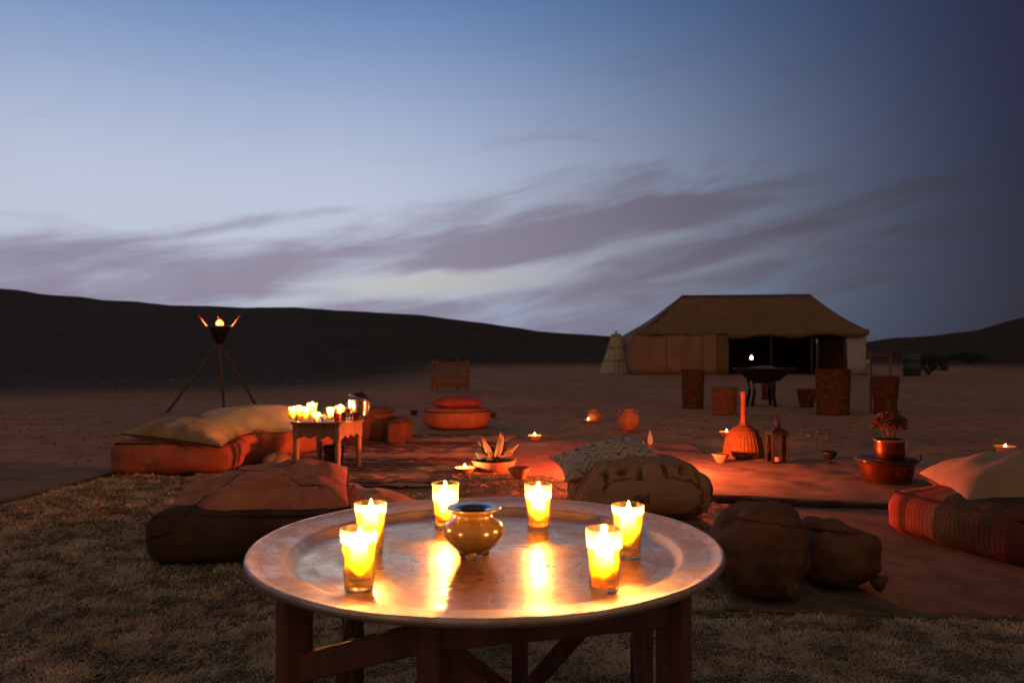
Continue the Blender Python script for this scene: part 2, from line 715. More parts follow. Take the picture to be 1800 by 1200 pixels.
def ground_height(x, y):
    r = math.hypot(x, y)
    a = math.atan2(x, y)
    if r < 6:
        return -.004
    tc_ = float(np.interp(a, pa, pt, left=.012, right=.012))
    rb = float(np.interp(a, ba, bb, left=60, right=60))
    ca = max(.35, math.cos(a))
    rc = 100 / max(.7, ca)
    zc = H + tc_ * rc
    z = 0.0
    if r > rb:
        s = min(1.0, (r - rb) / (rc - rb))
        z = zc * (s ** 1.25) * (1 - .0 * s)
        if r > rc:
            q = (r - rc) / rc
            z = zc * (1 / (1 + q * q * 6)) - min(6, q * 1.5)
        z += (noise.fractal(Vector((x * .06, y * .06, 3)), 1.0, 2.0, 4)) * .25 * min(1, s * 3) * (1 - .6 * s)
    fade = min(1, max(0, (r - 13) / 12))
    z += fade * .035 * noise.fractal(Vector((x * .5, y * .5, 1)), 1.0, 2.0, 3)
    return z - .004


def make_ground():
    radii = [0]
    r = .6
    while r < 3500:
        radii.append(r)
        r *= 1.035 if 25 < r < 130 else 1.055
    azs = []
    a = -PI
    while a < PI - 1e-6:
        azs.append(a)
        a += R(.45) if abs(a) < R(44) else R(3)
    vs = [(0, 0, -.004)]
    fs = []
    n = len(azs)
    for r in radii[1:]:
        for a in azs:
            x, y = r * math.sin(a), r * math.cos(a)
            vs.append((x, y, ground_height(x, y)))
    for j in range(n):
        fs.append((0, 1 + (j + 1) % n, 1 + j))
    for i in range(len(radii) - 2):
        for j in range(n):
            a0 = 1 + i * n + j
            a1 = 1 + i * n + (j + 1) % n
            fs.append((a0, a1, a1 + n, a0 + n))
    return vs, fs


mt, t, p = base_mat('desert_sand')
tcn = t.new('ShaderNodeTexCoord')
vec = tcn.outputs['Object']
na = t.noise(vec, .35, 6, .6, .5)
nb = t.noise(vec, 3.0, 6, .7, .3)
nc = t.noise(vec, 22, 5, .7)
c = t.mix(t.step(na, .35, .65), (.42, .215, .12), (.31, .16, .09))
c = t.mix(t.m('MULTIPLY', t.step(nb, .48, .64), .72), c, (.13, .075, .045))
c = t.mix(t.m('MULTIPLY', t.step(nc, .50, .68), .6), c, (.42, .29, .18))
sp = t.new('ShaderNodeSeparateXYZ')
t.l.new(vec, sp.inputs[0])
dist = t.m('SQRT', t.m('ADD', t.m('MULTIPLY', sp.outputs[0], sp.outputs[0]), t.m('MULTIPLY', sp.outputs[1], sp.outputs[1])))
hill_shade = t.m('MAXIMUM', t.step(sp.outputs[2], .05, .7), t.m('MULTIPLY', t.step(dist, 14, 30), t.step(t.m('MULTIPLY', sp.outputs[0], -1.0), 1.0, 9.0)))
c = t.mix(hill_shade, c, t.mix(t.step(na, .35, .65), (.060, .034, .011), (.040, .022, .007)))  # dunes and left distance: shade put into a darker sand colour
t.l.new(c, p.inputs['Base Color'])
p.inputs['Roughness'].default_value = 1
p.inputs['Specular IOR Level'].default_value = .1
b = t.new('ShaderNodeBump')
b.inputs['Strength'].default_value = .8
b.inputs['Distance'].default_value = .03
t.l.new(t.m('ADD', nb, t.m('MULTIPLY', nc, .5)), b.inputs['Height'])
t.l.new(b.outputs[0], p.inputs['Normal'])
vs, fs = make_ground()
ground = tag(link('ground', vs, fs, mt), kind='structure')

# loose stones and dry clods over the open sand
rgs = np.random.default_rng(11)
mb = MB()
no = 0
while no < 7500:
    yy = 6.0 * (34 / 6.0) ** rgs.random()
    xx = (rgs.random() * 2 - 1) * 1.1 * yy
    if yy < 9.3 and -3.4 < xx < 3.4 or (yy < 11.3 and -2 < xx < 1.2):
        continue
    if noise.noise(Vector((xx * .6, yy * .5, 7))) < -.12:
        continue
    s_ = (.010 + .022 * rgs.random() ** 3) * (yy / 9) ** .6
    z0 = ground_height(xx, yy)
    v_ = [(xx + s_ * math.cos(a) * rgs.uniform(.7, 1.2), yy + s_ * math.sin(a) * rgs.uniform(.7, 1.2), z0 - .003) for a in (0, 1.3, 2.5, 3.8, 5.0)]
    top = (xx + rgs.uniform(-.3, .3) * s_, yy, z0 + s_ * rgs.uniform(.4, .9))
    mb.add(v_ + [top], [(k, (k + 1) % 5, 5) for k in range(5)])
    no += 1
gv = mb.build('gravel', mat('stone', (.34, .23, .15), (.18, .12, .08), vs=2, bump=0))
tag(gv, 'loose stones and dry clods scattered over the open sand', 'gravel', kind='stuff')

# ------------------------------------------------------------------ cloth materials
wool_beige = mat('wool_beige', (.70, .54, .35), (.34, .25, .155), vs=5, bump=.9, bs=55, bd=.02, sheen=.2)
wool_base = mat('wool_base', (.30, .22, .14), (.16, .115, .07), vs=5, bump=1, bs=40, bd=.02)
wool_pale = mat('wool_pale', (.42, .30, .20), (.24, .16, .10), vs=6, bump=.9, bs=55, bd=.02)
flat_brown = mat('flat_brown', (.24, .165, .11), (.15, .10, .065), vs=4, bump=.8, bs=120, bd=.01)
plain_red = mat('plain_red', (.46, .19, .12), (.34, .13, .085), vs=5, bump=.8, bs=110, bd=.01)
plain_tan = mat('plain_tan', (.24, .16, .11), (.155, .098, .066), vs=5, bump=.8, bs=110, bd=.01)
grey_rug = mat('grey_rug', (.34, .26, .17), (.22, .165, .105), vs=5, bump=.9, bs=70, bd=.015)
striped_red = stripe_mat('striped_red', [(0, (.55, .27, .17)), (.20, (.14, .055, .04)), (.32, (.60, .36, .24)), (.48, (.10, .04, .03)),
                                         (.62, (.38, .17, .11)), (.84, (.20, .08, .055))], axis=1, scale=2.4, bump=1.0, bs=45, edge=.10)
linen = mat('linen', (.60, .43, .31), (.46, .32, .22), vs=4, bump=.4, bs=140, bd=.004)
linen_tan = mat('linen_tan', (.34, .24, .15), (.27, .185, .115), vs=4, bump=.4, bs=140, bd=.004)
linen_brown = mat('linen_brown', (.42, .29, .19), (.28, .17, .11), vs=7, bump=.5, bs=120, bd=.006)
rust = mat('rust_cloth', (.46, .155, .085), (.32, .095, .055), vs=9, bump=.7, bs=90, bd=.008)
rosy = mat('rosy_cloth', (.58, .225, .14), (.38, .135, .082), vs=7, bump=.8, bs=70, bd=.01)
rust_dark = mat('rust_dark_cloth', (.17, .07, .045), (.10, .04, .03), vs=9, bump=.6, bs=90, bd=.008)
brown_dark = mat('dark_brown_cloth', (.10, .055, .035), (.06, .035, .025), vs=6, bump=.6, bs=70, bd=.008)
red_cloth = mat('red_cloth', (.40, .08, .06), (.26, .05, .04), vs=8, bump=.5, bs=90, bd=.006)
leather_tan = mat('brown_leather', (.17, .078, .044), (.095, .045, .026), rough=.85, vs=5, bump=.5, bs=40, bd=.006)
thread_dark = mat('dark_thread', (.07, .04, .03), vs=20, bump=0)
thread_pale = mat('pale_thread', (.5, .4, .28), vs=20, bump=0)
embroidered = motif_mat('embroidered_white', (.54, .43, .33), (.045, .035, .03), 9, 16)
embroidered_b = motif_mat('embroidered_tan', (.42, .22, .13), (.06, .04, .03), 5, 17)
kilim = stripe_mat('kilim', [(0, (.36, .06, .035)), (.14, (.09, .025, .018)), (.20, (.30, .06, .04)), (.36, (.20, .12, .07)),
                             (.42, (.035, .05, .035)), (.62, (.04, .035, .03)), (.80, (.14, .035, .025))], axis=1, scale=-1.25, edge=.03, bs=80)
kilim_b = stripe_mat('kilim_dark', [(0, (.03, .06, .045)), (.10, (.25, .06, .045)), (.5, (.17, .05, .035)), (.75, (.04, .05, .035)), (.85, (.28, .08, .05))],
                     axis=1, scale=1.3, edge=.03, bs=80)


# ------------------------------------------------------------------ rugs
def rug(name, label, corners, z, m, nx=30, ny=30, wav=.006, thick=.012, seed=0, wob=.02, ridge=0):
    A, B, C_, D_ = [Vector((*c, 0)) for c in corners]
    vs = []
    fs = []
    cen = (A + B + C_ + D_) / 4
    rg = random.Random(seed)
    for lay in (1, 0):
        for j in range(ny + 1):
            v = j / ny
            for i in range(nx + 1):
                u = i / nx
                p = (A * (1 - u) + B * u) * (1 - v) + (D_ * (1 - u) + C_ * u) * v
                wx = noise.noise(Vector((p.x * 1.1, p.y * 1.1, seed))) * wob * 2
                wy = noise.noise(Vector((p.x * 1.1, p.y * 1.1, seed + 9))) * wob * 2
                zz = wav * (1 + noise.noise(Vector((p.x * 2.0, p.y * 2.0, seed + 3))) + .5 * noise.noise(Vector((p.x * 5, p.y * 5, seed + 5))))
                if ridge:
                    ph = p.y * 2 * PI / .125 + 1.2 * noise.noise(Vector((p.x * 2.5, p.y * 2, 1)))
                    zz += ridge * (math.sin(ph) * .6 + noise.noise(Vector((p.x * 9, p.y * 14, 2))) * .9)
                vs.append((p.x + wx - cen.x, p.y + wy - cen.y, z + (zz + thick) * lay))
    N = nx + 1
    Mv = N * (ny + 1)
    for j in range(ny):
        for i in range(nx):
            fs.append((j * N + i, j * N + i + 1, (j + 1) * N + i + 1, (j + 1) * N + i))
            fs.append((Mv + j * N + i, Mv + (j + 1) * N + i, Mv + (j + 1) * N + i + 1, Mv + j * N + i + 1))
    for i in range(nx):
        fs.append((i, Mv + i, Mv + i + 1, i + 1))
        k = ny * N
        fs.append((k + i, k + i + 1, Mv + k + i + 1, Mv + k + i))
    for j in range(ny):
        fs.append((j * N, (j + 1) * N, Mv + (j + 1) * N, Mv + j * N))
        k = nx
        fs.append((j * N + k, Mv + j * N + k, Mv + (j + 1) * N + k, (j + 1) * N + k))
    t_ = thing(name, label, 'rug', (cen.x, cen.y, 0))
    link('weave', vs, fs, m, t_)
    t_['c'] = 0
    del t_['c']
    return t_, cen


def inside(px, py, poly):
    ok = np.ones(len(px), bool)
    k = len(poly)
    for i in range(k):
        x0, y0 = poly[i]
        x1, y1 = poly[(i + 1) % k]
        ok &= ((x1 - x0) * (py - y0) - (y1 - y0) * (px - x0)) > 0
    return ok


def pile(parent, cen, poly, n, ztop, m, L=(.018, .045), wdt=.0035, exclude=(), seed=1, dmin=1.9, spread=.74, skip_cone=False):
    """shaggy wool: many bent strands in one mesh"""
    rg = np.random.default_rng(seed)
    xs = [q[0] for q in poly]
    ys = [q[1] for q in poly]
    y0, y1 = max(min(ys), dmin), max(ys)
    out = []
    u = rg.random(n * 3)
    yy = y0 * (y1 / y0) ** u
    xx = rg.random(n * 3) * 2 - 1
    xx = xx * np.minimum(spread * yy + .05, 3.6)
    k = inside(xx, yy, poly)
    if skip_cone:
        k &= (np.abs(xx) > .73 * yy) | (yy < 1.9)
    for ex in exclude:
        k &= ~inside(xx, yy, ex)
    xx, yy = xx[k][:n], yy[k][:n]
    n = len(xx)
    ang = rg.random(n) * 2 * PI
    cl = np.array([noise.noise(Vector((a * 6, b_ * 9, 0))) for a, b_ in zip(xx, yy)])
    cl2 = np.array([noise.noise(Vector((a * 22, b_ * 22, 4))) for a, b_ in zip(xx, yy)])
    ang = np.where(rg.random(n) < .65, cl * 5 + cl2 * 2, ang)
    ln = (L[0] + (L[1] - L[0]) * rg.random(n)) * (1 + .5 * cl + .5 * cl2) * (yy / 3) ** .25
    wd = wdt * (.6 + .8 * rg.random(n)) * np.maximum(1, yy / 2.6)
    bend = .6 + rg.random(n) * 1.1
    dx, dy = np.cos(ang), np.sin(ang)
    sx, sy = -dy * wd / 2, dx * wd / 2
    tilt2 = .3 + .5 * rg.random(n)
    pts = []
    for (h, o) in ((0, 0), (.55, .25), (.95, .8)):
        cx = xx + dx * ln * o * bend - cen.x
        cy = yy + dy * ln * o * bend - cen.y
        cz = ztop + ln * h * (1 - .45 * bend) + (0 if h else -.004)
        ww = 1.0 if h < .9 else .45
        pts.append(np.stack([cx - sx * ww, cy - sy * ww, cz], 1))
        pts.append(np.stack([cx + sx * ww, cy + sy * ww, cz], 1))
    V = np.stack(pts, 1).reshape(-1, 3)
    i = np.arange(n)[:, None] * 6
    Fq = np.concatenate([i + np.array([0, 1, 3, 2]), i + np.array([2, 3, 5, 4])], 1).reshape(-1, 4)
    me = bpy.data.meshes.new('wool_pile')
    me.vertices.add(len(V))
    me.vertices.foreach_set('co', V.astype(np.float32).ravel())
    me.loops.add(Fq.size)
    me.loops.foreach_set('vertex_index', Fq.ravel().astype(np.int32))
    me.polygons.add(len(Fq))
    me.polygons.foreach_set('loop_start', np.arange(0, Fq.size, 4, dtype=np.int32))
    me.polygons.foreach_set('loop_total', np.full(len(Fq), 4, dtype=np.int32))
    me.update()
    me.validate()
    me.materials.append(m)
    o = bpy.data.objects.new('wool_pile', me)
    COL.objects.link(o)
    o.parent = parent
    o['kind'] = 'stuff'
    return o


def fringe(parent, cen, a, b, z, m, n=90, L=.09, seed=0, out=(0, 1)):
    rg = random.Random(seed)
    mb = MB()
    for k in range(n):
        f = (k + rg.random() * .8) / n
        x, y = a[0] + (b[0] - a[0]) * f - cen.x, a[1] + (b[1] - a[1]) * f - cen.y
        ln = L * rg.uniform(.6, 1.2)
        dx, dy = out[0] + rg.uniform(-.5, .5), out[1] + rg.uniform(-.5, .5)
        mb.tube([(x, y, z), (x + dx * ln * .5, y + dy * ln * .5, z + rg.uniform(0, .008)), (x + dx * ln, y + dy * ln, .012)], .0035, 4)
    o = mb.build('fringe', m, parent)
    o['kind'] = 'stuff'
    return o


# left flat rug, shaggy main rug, pale rug, striped rug, red rug, thick rug, smooth rug, far rug
side_poly = [(-5.2, 3.2), (-3.28, 3.4), (-3.15, 6.12), (-4.7, 6.6)]
rug('flat_rug', 'flat dark brown rug at the far left, beyond the edge of the shaggy rug', side_poly, .002, flat_brown, seed=2)
main_poly = [(-3.32, .5), (3.2, .4), (1.0, 4.6), (-3.02, 5.75)]
main_poly = [(-3.32, .5), (3.3, .4), (3.0, 2.75), (.9, 4.3), (-.72, 4.78), (-3.05, 5.85)]
t_, cen = rug('shaggy_rug', 'shaggy beige wool rug under the big metal tray table', [(-3.32, .5), (3.3, .4), (.9, 4.35), (-3.05, 5.85)], .004, wool_base, 60, 60, seed=3)
main_q = [(-3.32, .5), (3.3, .4), (.9, 4.35), (-3.05, 5.85)]
smooth_poly = [(.78, 2.66), (3.4, 2.38), (3.5, 4.05), (1.05, 4.62)]
pile(t_, cen, main_q, 190000, .020, wool_beige, L=(.012, .030), wdt=.0042, exclude=[smooth_poly], seed=3)
pile(t_, cen, main_q, 42000, .020, wool_beige, L=(.016, .038), wdt=.010, exclude=[smooth_poly], seed=23, dmin=.55, spread=9.0, skip_cone=True)
pale_poly = [(-.70, 4.55), (1.2, 3.9), (1.3, 5.3), (-.42, 5.80)]
t_, cen = rug('pale_rug', 'pale pinkish wool rug with a frayed far edge, behind the big tray', [(-.62, 3.6), (1.2, 3.3), (1.3, 5.3), (-.42, 5.80)], .020, wool_pale, seed=5)
pile(t_, cen, [(-.62, 3.6), (1.2, 3.3), (1.3, 5.3), (-.42, 5.80)], 60000, .036, wool_pale, L=(.008, .018), wdt=.0028, seed=5)
fringe(t_, cen, (-.42, 5.80), (1.3, 5.3), .03, wool_pale, 150, .10, 1, (.1, 1))
rug('striped_rug', 'red and brown striped flatweave rug under the small wooden table', [(-2.5, 5.15), (-.45, 5.35), (.05, 8.75), (-2.2, 8.95)], .006, striped_red, 110, 260, seed=7, ridge=.011)
rug('red_rug', 'plain red rug under the fire, between the striped rug and the straw basket', [(-.38, 5.35), (1.7, 5.0), (1.9, 7.9), (.0, 8.3)], .010, plain_red, 40, 40, seed=8)
t_, cen = rug('thick_rug', 'thick reddish tan rug with a raised front edge and its shadow drawn as a dark roll, in front of the metal lantern', [(1.02, 4.78), (3.35, 4.12), (3.6, 5.9), (1.35, 7.15)], .024, plain_tan, 50, 50, wav=.012, thick=.022, seed=9)
pts = []
for k in range(41):
    f = k / 40
    x, y = 1.02 + (3.35 - 1.02) * f, 4.78 + (4.12 - 4.78) * f
    wx = noise.noise(Vector((x * 1.1, y * 1.1, 9))) * .04
    wy = noise.noise(Vector((x * 1.1, y * 1.1, 18))) * .04
    pts.append((x + wx - cen.x, y + wy - cen.y - .012, .034 + .006 * math.sin(k * 1.3)))
MB().tube(pts, .022, 8).build('binding', thread_dark, t_, True)  # dark roll stands in for the shadow line of the thick front edge
t_, cen = rug('smooth_rug', 'smooth dark brown rug in the right foreground, before the striped floor cushions', smooth_poly, .024, mat('flat_umber', (.20, .15, .105), (.12, .088, .062), vs=6, bump=1, bs=90, bd=.012), 60, 60, seed=11, wob=.06, wav=.003, thick=.008)
rug('grey_rug', 'greyish beige rug around the round pouf in the middle distance', [(-1.95, 8.98), (.42, 8.85), (1.12, 11.0), (-2.0, 11.4)], .0, grey_rug, wav=.0004, thick=.001, seed=13)

# ------------------------------------------------------------------ big tray table
TC = (-.05, 1.496)
TZ = .548
mt, t, p = base_mat('tray_metal')
tcn = t.new('ShaderNodeTexCoord')
vec = tcn.outputs['Object']
sp = t.new('ShaderNodeSeparateXYZ')
t.l.new(vec, sp.inputs[0])
x, y = sp.outputs[0], sp.outputs[1]
rr = t.m('SQRT', t.m('ADD', t.m('MULTIPLY', x, x), t.m('MULTIPLY', y, y)))
aa = t.m('ARCTAN2', y, x)
nz = t.noise(vec, 9, 6, .65, .5)
nf = t.noise(vec, 70, 5, .6)
# engraved scrolls: petals round the centre, rings, a chain on the rim
pet = t.m('SINE', t.m('ADD', t.m('MULTIPLY', aa, 12.0), t.m('MULTIPLY', t.m('SINE', t.m('MULTIPLY', rr, 60.0)), 2.4)))
e1 = t.m('LESS_THAN', t.m('ABSOLUTE', pet), .16)
e1 = t.m('MULTIPLY', e1, t.m('MULTIPLY', t.m('GREATER_THAN', rr, .09), t.m('LESS_THAN', rr, .30)))
rg_ = t.m('LESS_THAN', t.m('FRACT', t.m('MULTIPLY', rr, 21.0)), .10)
chain = t.m('SINE', t.m('ADD', t.m('MULTIPLY', aa, 30.0), t.m('MULTIPLY', t.m('SINE', t.m('MULTIPLY', rr, 150.0)), 2.0)))
e2 = t.m('MULTIPLY', t.m('LESS_THAN', t.m('ABSOLUTE', chain), .22), t.m('MULTIPLY', t.m('GREATER_THAN', rr, .400), t.m('LESS_THAN', rr, .445)))
eng = t.m('MAXIMUM', t.m('MAXIMUM', e1, e2), t.m('MULTIPLY', rg_, .7))
cc = t.mix(t.step(nz, .35, .68), (.96, .64, .38), (.72, .40, .22))
cc = t.mix(t.m('MULTIPLY', t.step(rr, .37, .42), .7), cc, t.mix(t.step(nz, .4, .6), (.66, .58, .56), (.44, .36, .34)))  # grey rim tint paints the sky's reflection into the metal colour
cc = t.mix(t.m('MULTIPLY', eng, .40), cc, (.34, .20, .14))
cc = t.mix(t.m('MULTIPLY', t.step(nf, .55, .8), .35), cc, (.40, .26, .20))
t.l.new(cc, p.inputs['Base Color'])
p.inputs['Metallic'].default_value = 1.0
rimr = t.m('MULTIPLY', t.step(rr, .375, .40), .16)
t.l.new(t.m('ADD', t.m('ADD', .26, rimr), t.m('MULTIPLY', t.step(nz, .35, .65), .20)), p.inputs['Roughness'])
b = t.new('ShaderNodeBump')
b.inputs['Strength'].default_value = .45
b.inputs['Distance'].default_value = .003
t.l.new(t.m('ADD', t.m('SUBTRACT', t.m('MULTIPLY', nz, 1.0), t.m('MULTIPLY', eng, .8)), t.m('MULTIPLY', t.noise(vec, 34, 3, .5), .35)), b.inputs['Height'])
t.l.new(b.outputs[0], p.inputs['Normal'])
tray_metal = mt

tray = thing('serving_tray', 'big round engraved metal tray with six candles and a glazed pot', 'tray', (TC[0], TC[1], TZ), 0)
RT = .458
prof = [(0, -.018), (.10, -.0175), (.20, -.0175), (.30, -.018), (.362, -.0185), (.372, -.016), (.380, -.004), (.386, -.001), (.395, 0),
        (.43, .003), (.445, .006), (.451, .010), (.456, .0105), (RT, .007), (RT + .001, .001), (.455, -.004), (.449, -.003), (.430, -.002),
        (.388, -.006), (.376, -.022), (.360, -.024), (.2, -.0235), (0, -.0235)]
vs = []
m_ = MB().lathe(prof, 128)
# slight dents so the metal is not a perfect mirror
m_.v = [(x, y, z + .0016 * noise.noise(Vector((x * 6, y * 6, 0))) + .0006 * noise.noise(Vector((x * 24, y * 24, 5)))) for x, y, z in m_.v]
m_.build('tray_plate', tray_metal, tray, True)

wood_red = mat('red_brown_wood', (.17, .055, .035), (.09, .03, .02), rough=.55, vs=3, bump=.3, bs=30, bd=.003, stretch=(6, 6, 1))
stand = thing('tray_stand', 'dark red wooden folding stand carrying the big round tray', 'table', (TC[0], TC[1], 0))
legs = {'A': (-.365, 1.255), 'B': (-.125, 1.165), 'E': (.278, 1.285), 'D': (.295, 1.70), 'C': (.02, 1.87), 'F': (-.37, 1.74)}
ZT = TZ - .026
for k, (lx, ly) in legs.items():
    sz = .052 if k in 'AE' else .045
    mb = MB()
    mb.bevbox((lx - TC[0], ly - TC[1], ZT / 2), (sz, sz * .8, ZT), .005, rz=math.atan2(ly - TC[1], lx - TC[0]))
    mb.build('leg', wood_red, stand)


def lp(k, z, dr=0):
    lx, ly = legs[k]
    v = Vector((lx - TC[0], ly - TC[1], 0))
    v = v * (1 - dr / v.length)
    return Vector((v.x, v.y, z))


order = 'ABEDCF'
for i, k in enumerate(order):
    k2 = order[(i + 1) % 6]
    o = MB().bar(lp(k, .40 if k == 'A' else .49), lp(k2, .49 if k == 'A' else .485), .026, .045).build('rail', wood_red, stand)
    if k in 'AEC':
        MB().bar(lp(k, .08, .03), lp(k2, .42, .03), .022, .04).build('brace', wood_red, stand)
    else:
        MB().bar(lp(k, .44, .03), lp(k2, .08, .03), .022, .04).build('brace', wood_red, stand)

# ------------------------------------------------------------------ candle glasses
glass = glass_mat('candle_glass', (.99, .94, .82), .055, .8)
tea_glass = glass_mat('clear_glass', (.97, .93, .88), .03, 1.3)
flame_hot = flame_mat('flame', (1.0, .62, .26), 26)
flame_red = flame_mat('campfire_flame', (1.0, .17, .04), .30)
wick_m = mat('wick', (.02, .015, .01), bump=0)
mt, t, p = base_mat('candle_wax')
tr = t.n['Material Output']
p.inputs['Base Color'].default_value = (.93, .80, .52, 1)
p.inputs['Roughness'].default_value = .45
p.inputs['Subsurface Weight'].default_value = 1.0
p.inputs['Subsurface Radius'].default_value = (1.0, .62, .25)
p.inputs['Subsurface Scale'].default_value = .045
tl = t.new('ShaderNodeBsdfTranslucent')
tl.inputs[0].default_value = (1, .78, .42, 1)
mx = t.new('ShaderNodeMixShader')
mx.inputs[0].default_value = .65
t.l.new(p.outputs[0], mx.inputs[1])
t.l.new(tl.outputs[0], mx.inputs[2])
t.l.new(mx.outputs[0], tr.inputs[0])
wax_m = mt


def flame_prof(h, r):
    return [(0, 0), (r * .55, h * .05), (r * .95, h * .18), (r, h * .30), (r * .78, h * .52), (r * .42, h * .76), (r * .15, h * .93), (0, h)]


def candle_glass(loc, label, wax=.055, scale=1.0, energy=4.0, group='candles in straight glasses on the big tray'):
    t_ = thing('candle_glass', label, 'candle', loc, group=group)
    s = scale
    hh = .104 * s
    ro, rb_ = .0315 * s, .0235 * s
    th = .0018
    prof = [(0, .0), (rb_, 0), (rb_ + .001, .004), (rb_ + (ro - rb_) * .5, hh * .5), (ro, hh - .001), (ro - th * .5, hh), (ro - th, hh - .001),
            (rb_ + (ro - rb_) * .5 - th, hh * .5), (rb_ - th, .009), (0, .009)]
    lathe('glass', prof, glass, t_, 36)
    rw = lambda z: rb_ + (ro - rb_) * z / hh - th - .0006
    wz = wax * s
    fl = wz - .030 * s          # the candle has burnt down in a deep well
    lathe('wax', [(0, .0095), (rw(.0095), .0095), (rw(wz), wz), (rw(wz) - .003, wz + .0008), (rw(wz) - .0065, wz - .004), (rw(fl) - .007, fl + .004), (.006, fl), (0, fl)], wax_m, t_, 32)
    wz = fl + .006
    MB().tube([(0, 0, wz - .003), (.0008, 0, wz + .006), (.0015, 0, wz + .010)], .0008, 5).build('wick', wick_m, t_)
    lathe('flame', flame_prof(.042 * s, .0080 * s), flame_hot, t_, 14, loc=(.0012, 0, wz + .006))
    light('candle_light', (0, 0, wz + .022), energy * 8.5, CANDLE, .007, t_)
    light('candle_light', (0, 0, wax * s + .012), energy * .85, CANDLE, .006, t_)
    return t_


zt = TZ - .0175
for (x, y, wax, sc, lb) in [
    (-.153, 1.72, .064, 1.0, 'back candle glass on the big tray, half hidden behind the glazed pot'),
    (.060, 1.71, .070, 1.0, 'back candle glass on the big tray, standing clear right of the glazed pot'),
    (-.281, 1.485, .088, 1.0, 'candle glass right behind the front left one on the big tray'),
    (-.258, 1.262, .083, 1.0, 'front left candle glass on the big tray, nearest the left rim'),
    (.227, 1.465, .088, 1.0, 'candle glass right behind the front right one on the big tray'),
    (.155, 1.258, .074, 1.0, 'front right candle glass on the big tray, nearest the camera on that side')]:
    candle_glass((x, y, zt), lb, wax, sc)

# glazed pot in the middle of the tray
glaze = mat('olive_glaze', (.115, .060, .012), (.075, .042, .010), rough=.14, vs=12, bump=.08, bs=14, bd=.003, coat=.6, spec=.7)
pot = thing('glazed_pot', 'round olive green glazed pot with a wide dark rim in the middle of the tray', 'pot', (-.076, 1.475, zt))
lathe('body', [(0, .008), (.020, .006), (.029, .010), (.047, .026), (.0595, .045), (.0605, .055), (.055, .066), (.043, .0755), (.036, .079), (.035, .083),
               (.040, .087), (.052, .093), (.054, .0965), (.052, .098), (.038, .094), (.026, .092), (.0235, .088), (.025, .078), (.045, .066), (.050, .05), (.035, .02), (0, .014)],
      glaze, pot, 48)
for k in range(3):
    a = k * 2 * PI / 3 + .5
    lathe('foot', [(0, 0), (.007, 0), (.009, .006), (.008, .015), (0, .017)], glaze, pot, 12, loc=(.026 * math.cos(a), .026 * math.sin(a), 0))
lathe('ash_filling', [(0, .080), (.020, .079), (.024, .0795)], mat('ash', (.05, .04, .035), bump=.8, bs=200), pot, 20)

# ------------------------------------------------------------------ floor cushions, left front
t_ = add_block('floor_pouf', 'dark brown block pouf lying nearest the left side of the big tray', 'pouf', (-1.20, 3.62, .02), R(4), .80, .78, .235, brown_dark, thread_dark, seed=4, r=.07, bulge=.03, dome=.01)
t_ = add_pillow('floor_cushion', 'large rust brown cushion with a seamed cross, on top of the dark brown pouf', 'cushion', (-1.21, 3.64, .180), (R(6), R(-6), R(12)), .84, .76, .255, rosy, thread_dark, seed=5, wr=.026, pinch=.03, pw=.6)
t_.children[0].name = 'cover'
mbb = MB()
# raised seams crossing the top of that cushion
vsx, fsx, _ = pillow(.84, .76, .255, n=30, seed=5, wr=.026, pinch=.03, pw=.6)
N = 31
line1 = [Vector(vsx[i * N + i]) + Vector((0, 0, .000)) for i in range(2, 20)]
line2 = [Vector(vsx[i * N + (30 - i)]) + Vector((0, 0, .000)) for i in range(4, 24)]
mbb.tube(line1, .004, 6)
mbb.tube(line2, .004, 6)
mbb.build('stitching', rust_dark, t_, True)
add_pillow('floor_cushion', 'flat tan cushion with a wrinkled cover, between the left stack and the big tray', 'cushion', (-.98, 4.26, .03), (0, R(3), R(-20)), .80, .56, .21, linen_brown, thread_dark, seed=8, wr=.014)

# left seating group
add_block('floor_mattress', 'short rust brown mattress block at the far left end of the seating', 'mattress', (-2.68, 6.12, .015), R(6), .92, .66, .265, rust, thread_dark, seed=12, r=.07, bulge=.035, dome=.02, lean=.05)
mattL = add_block('floor_mattress', 'long orange mattress running back behind the small wooden table', 'mattress', (-2.38, 6.92, .015), R(-17), .74, 1.60, .28, rust, thread_dark, seed=15, r=.06, bulge=.03, dome=.02)
add_pillow('pillow', 'brown pillow with pointed ends, lying on the short mattress block at far left', 'pillow', (-2.58, 6.00, .268), (R(8), R(6), R(-9)), .84, .50, .21, linen_brown, thread_dark, seed=21, wr=.012)
add_pillow('pillow', 'long cream linen pillow on the orange mattress, behind the brown pillow', 'pillow', (-2.37, 6.72, .285), (R(20), R(-3), R(6)), .92, .50, .25, linen, thread_pale, seed=22, wr=.008)
t_ = thing('wool_bundle', 'small pale crumpled bundle on the rug between the orange mattress and the small table', 'bundle', (-1.94, 6.18, .015), 0)
lathe('bundle_cloth', [(0, 0), (.09, .0), (.125, .03), (.12, .07), (.09, .105), (.05, .125), (0, .13)], linen_brown, t_, 26, wob=.5, seed=3)
lathe('folded_end', [(0, 0), (.06, .0), (.075, .02), (.06, .05), (0, .065)], linen_brown, t_, 20, loc=(.09, -.05, 0), wob=.4, seed=8)
# red poufs behind the table
add_block('floor_pouf', 'dark red pouf directly behind the right side of the small table', 'pouf', (-1.60, 8.30, .015), R(5), .56, .60, .34, rust_dark, thread_dark, seed=31, r=.08, bulge=.03, dome=.03)
add_block('floor_pouf', 'small dark red pouf at the right end of the pair behind the small table', 'pouf', (-1.21, 8.02, .015), R(-3), .20, .50, .26, rust_dark, thread_dark, seed=33, r=.06, bulge=.02, dome=.02)
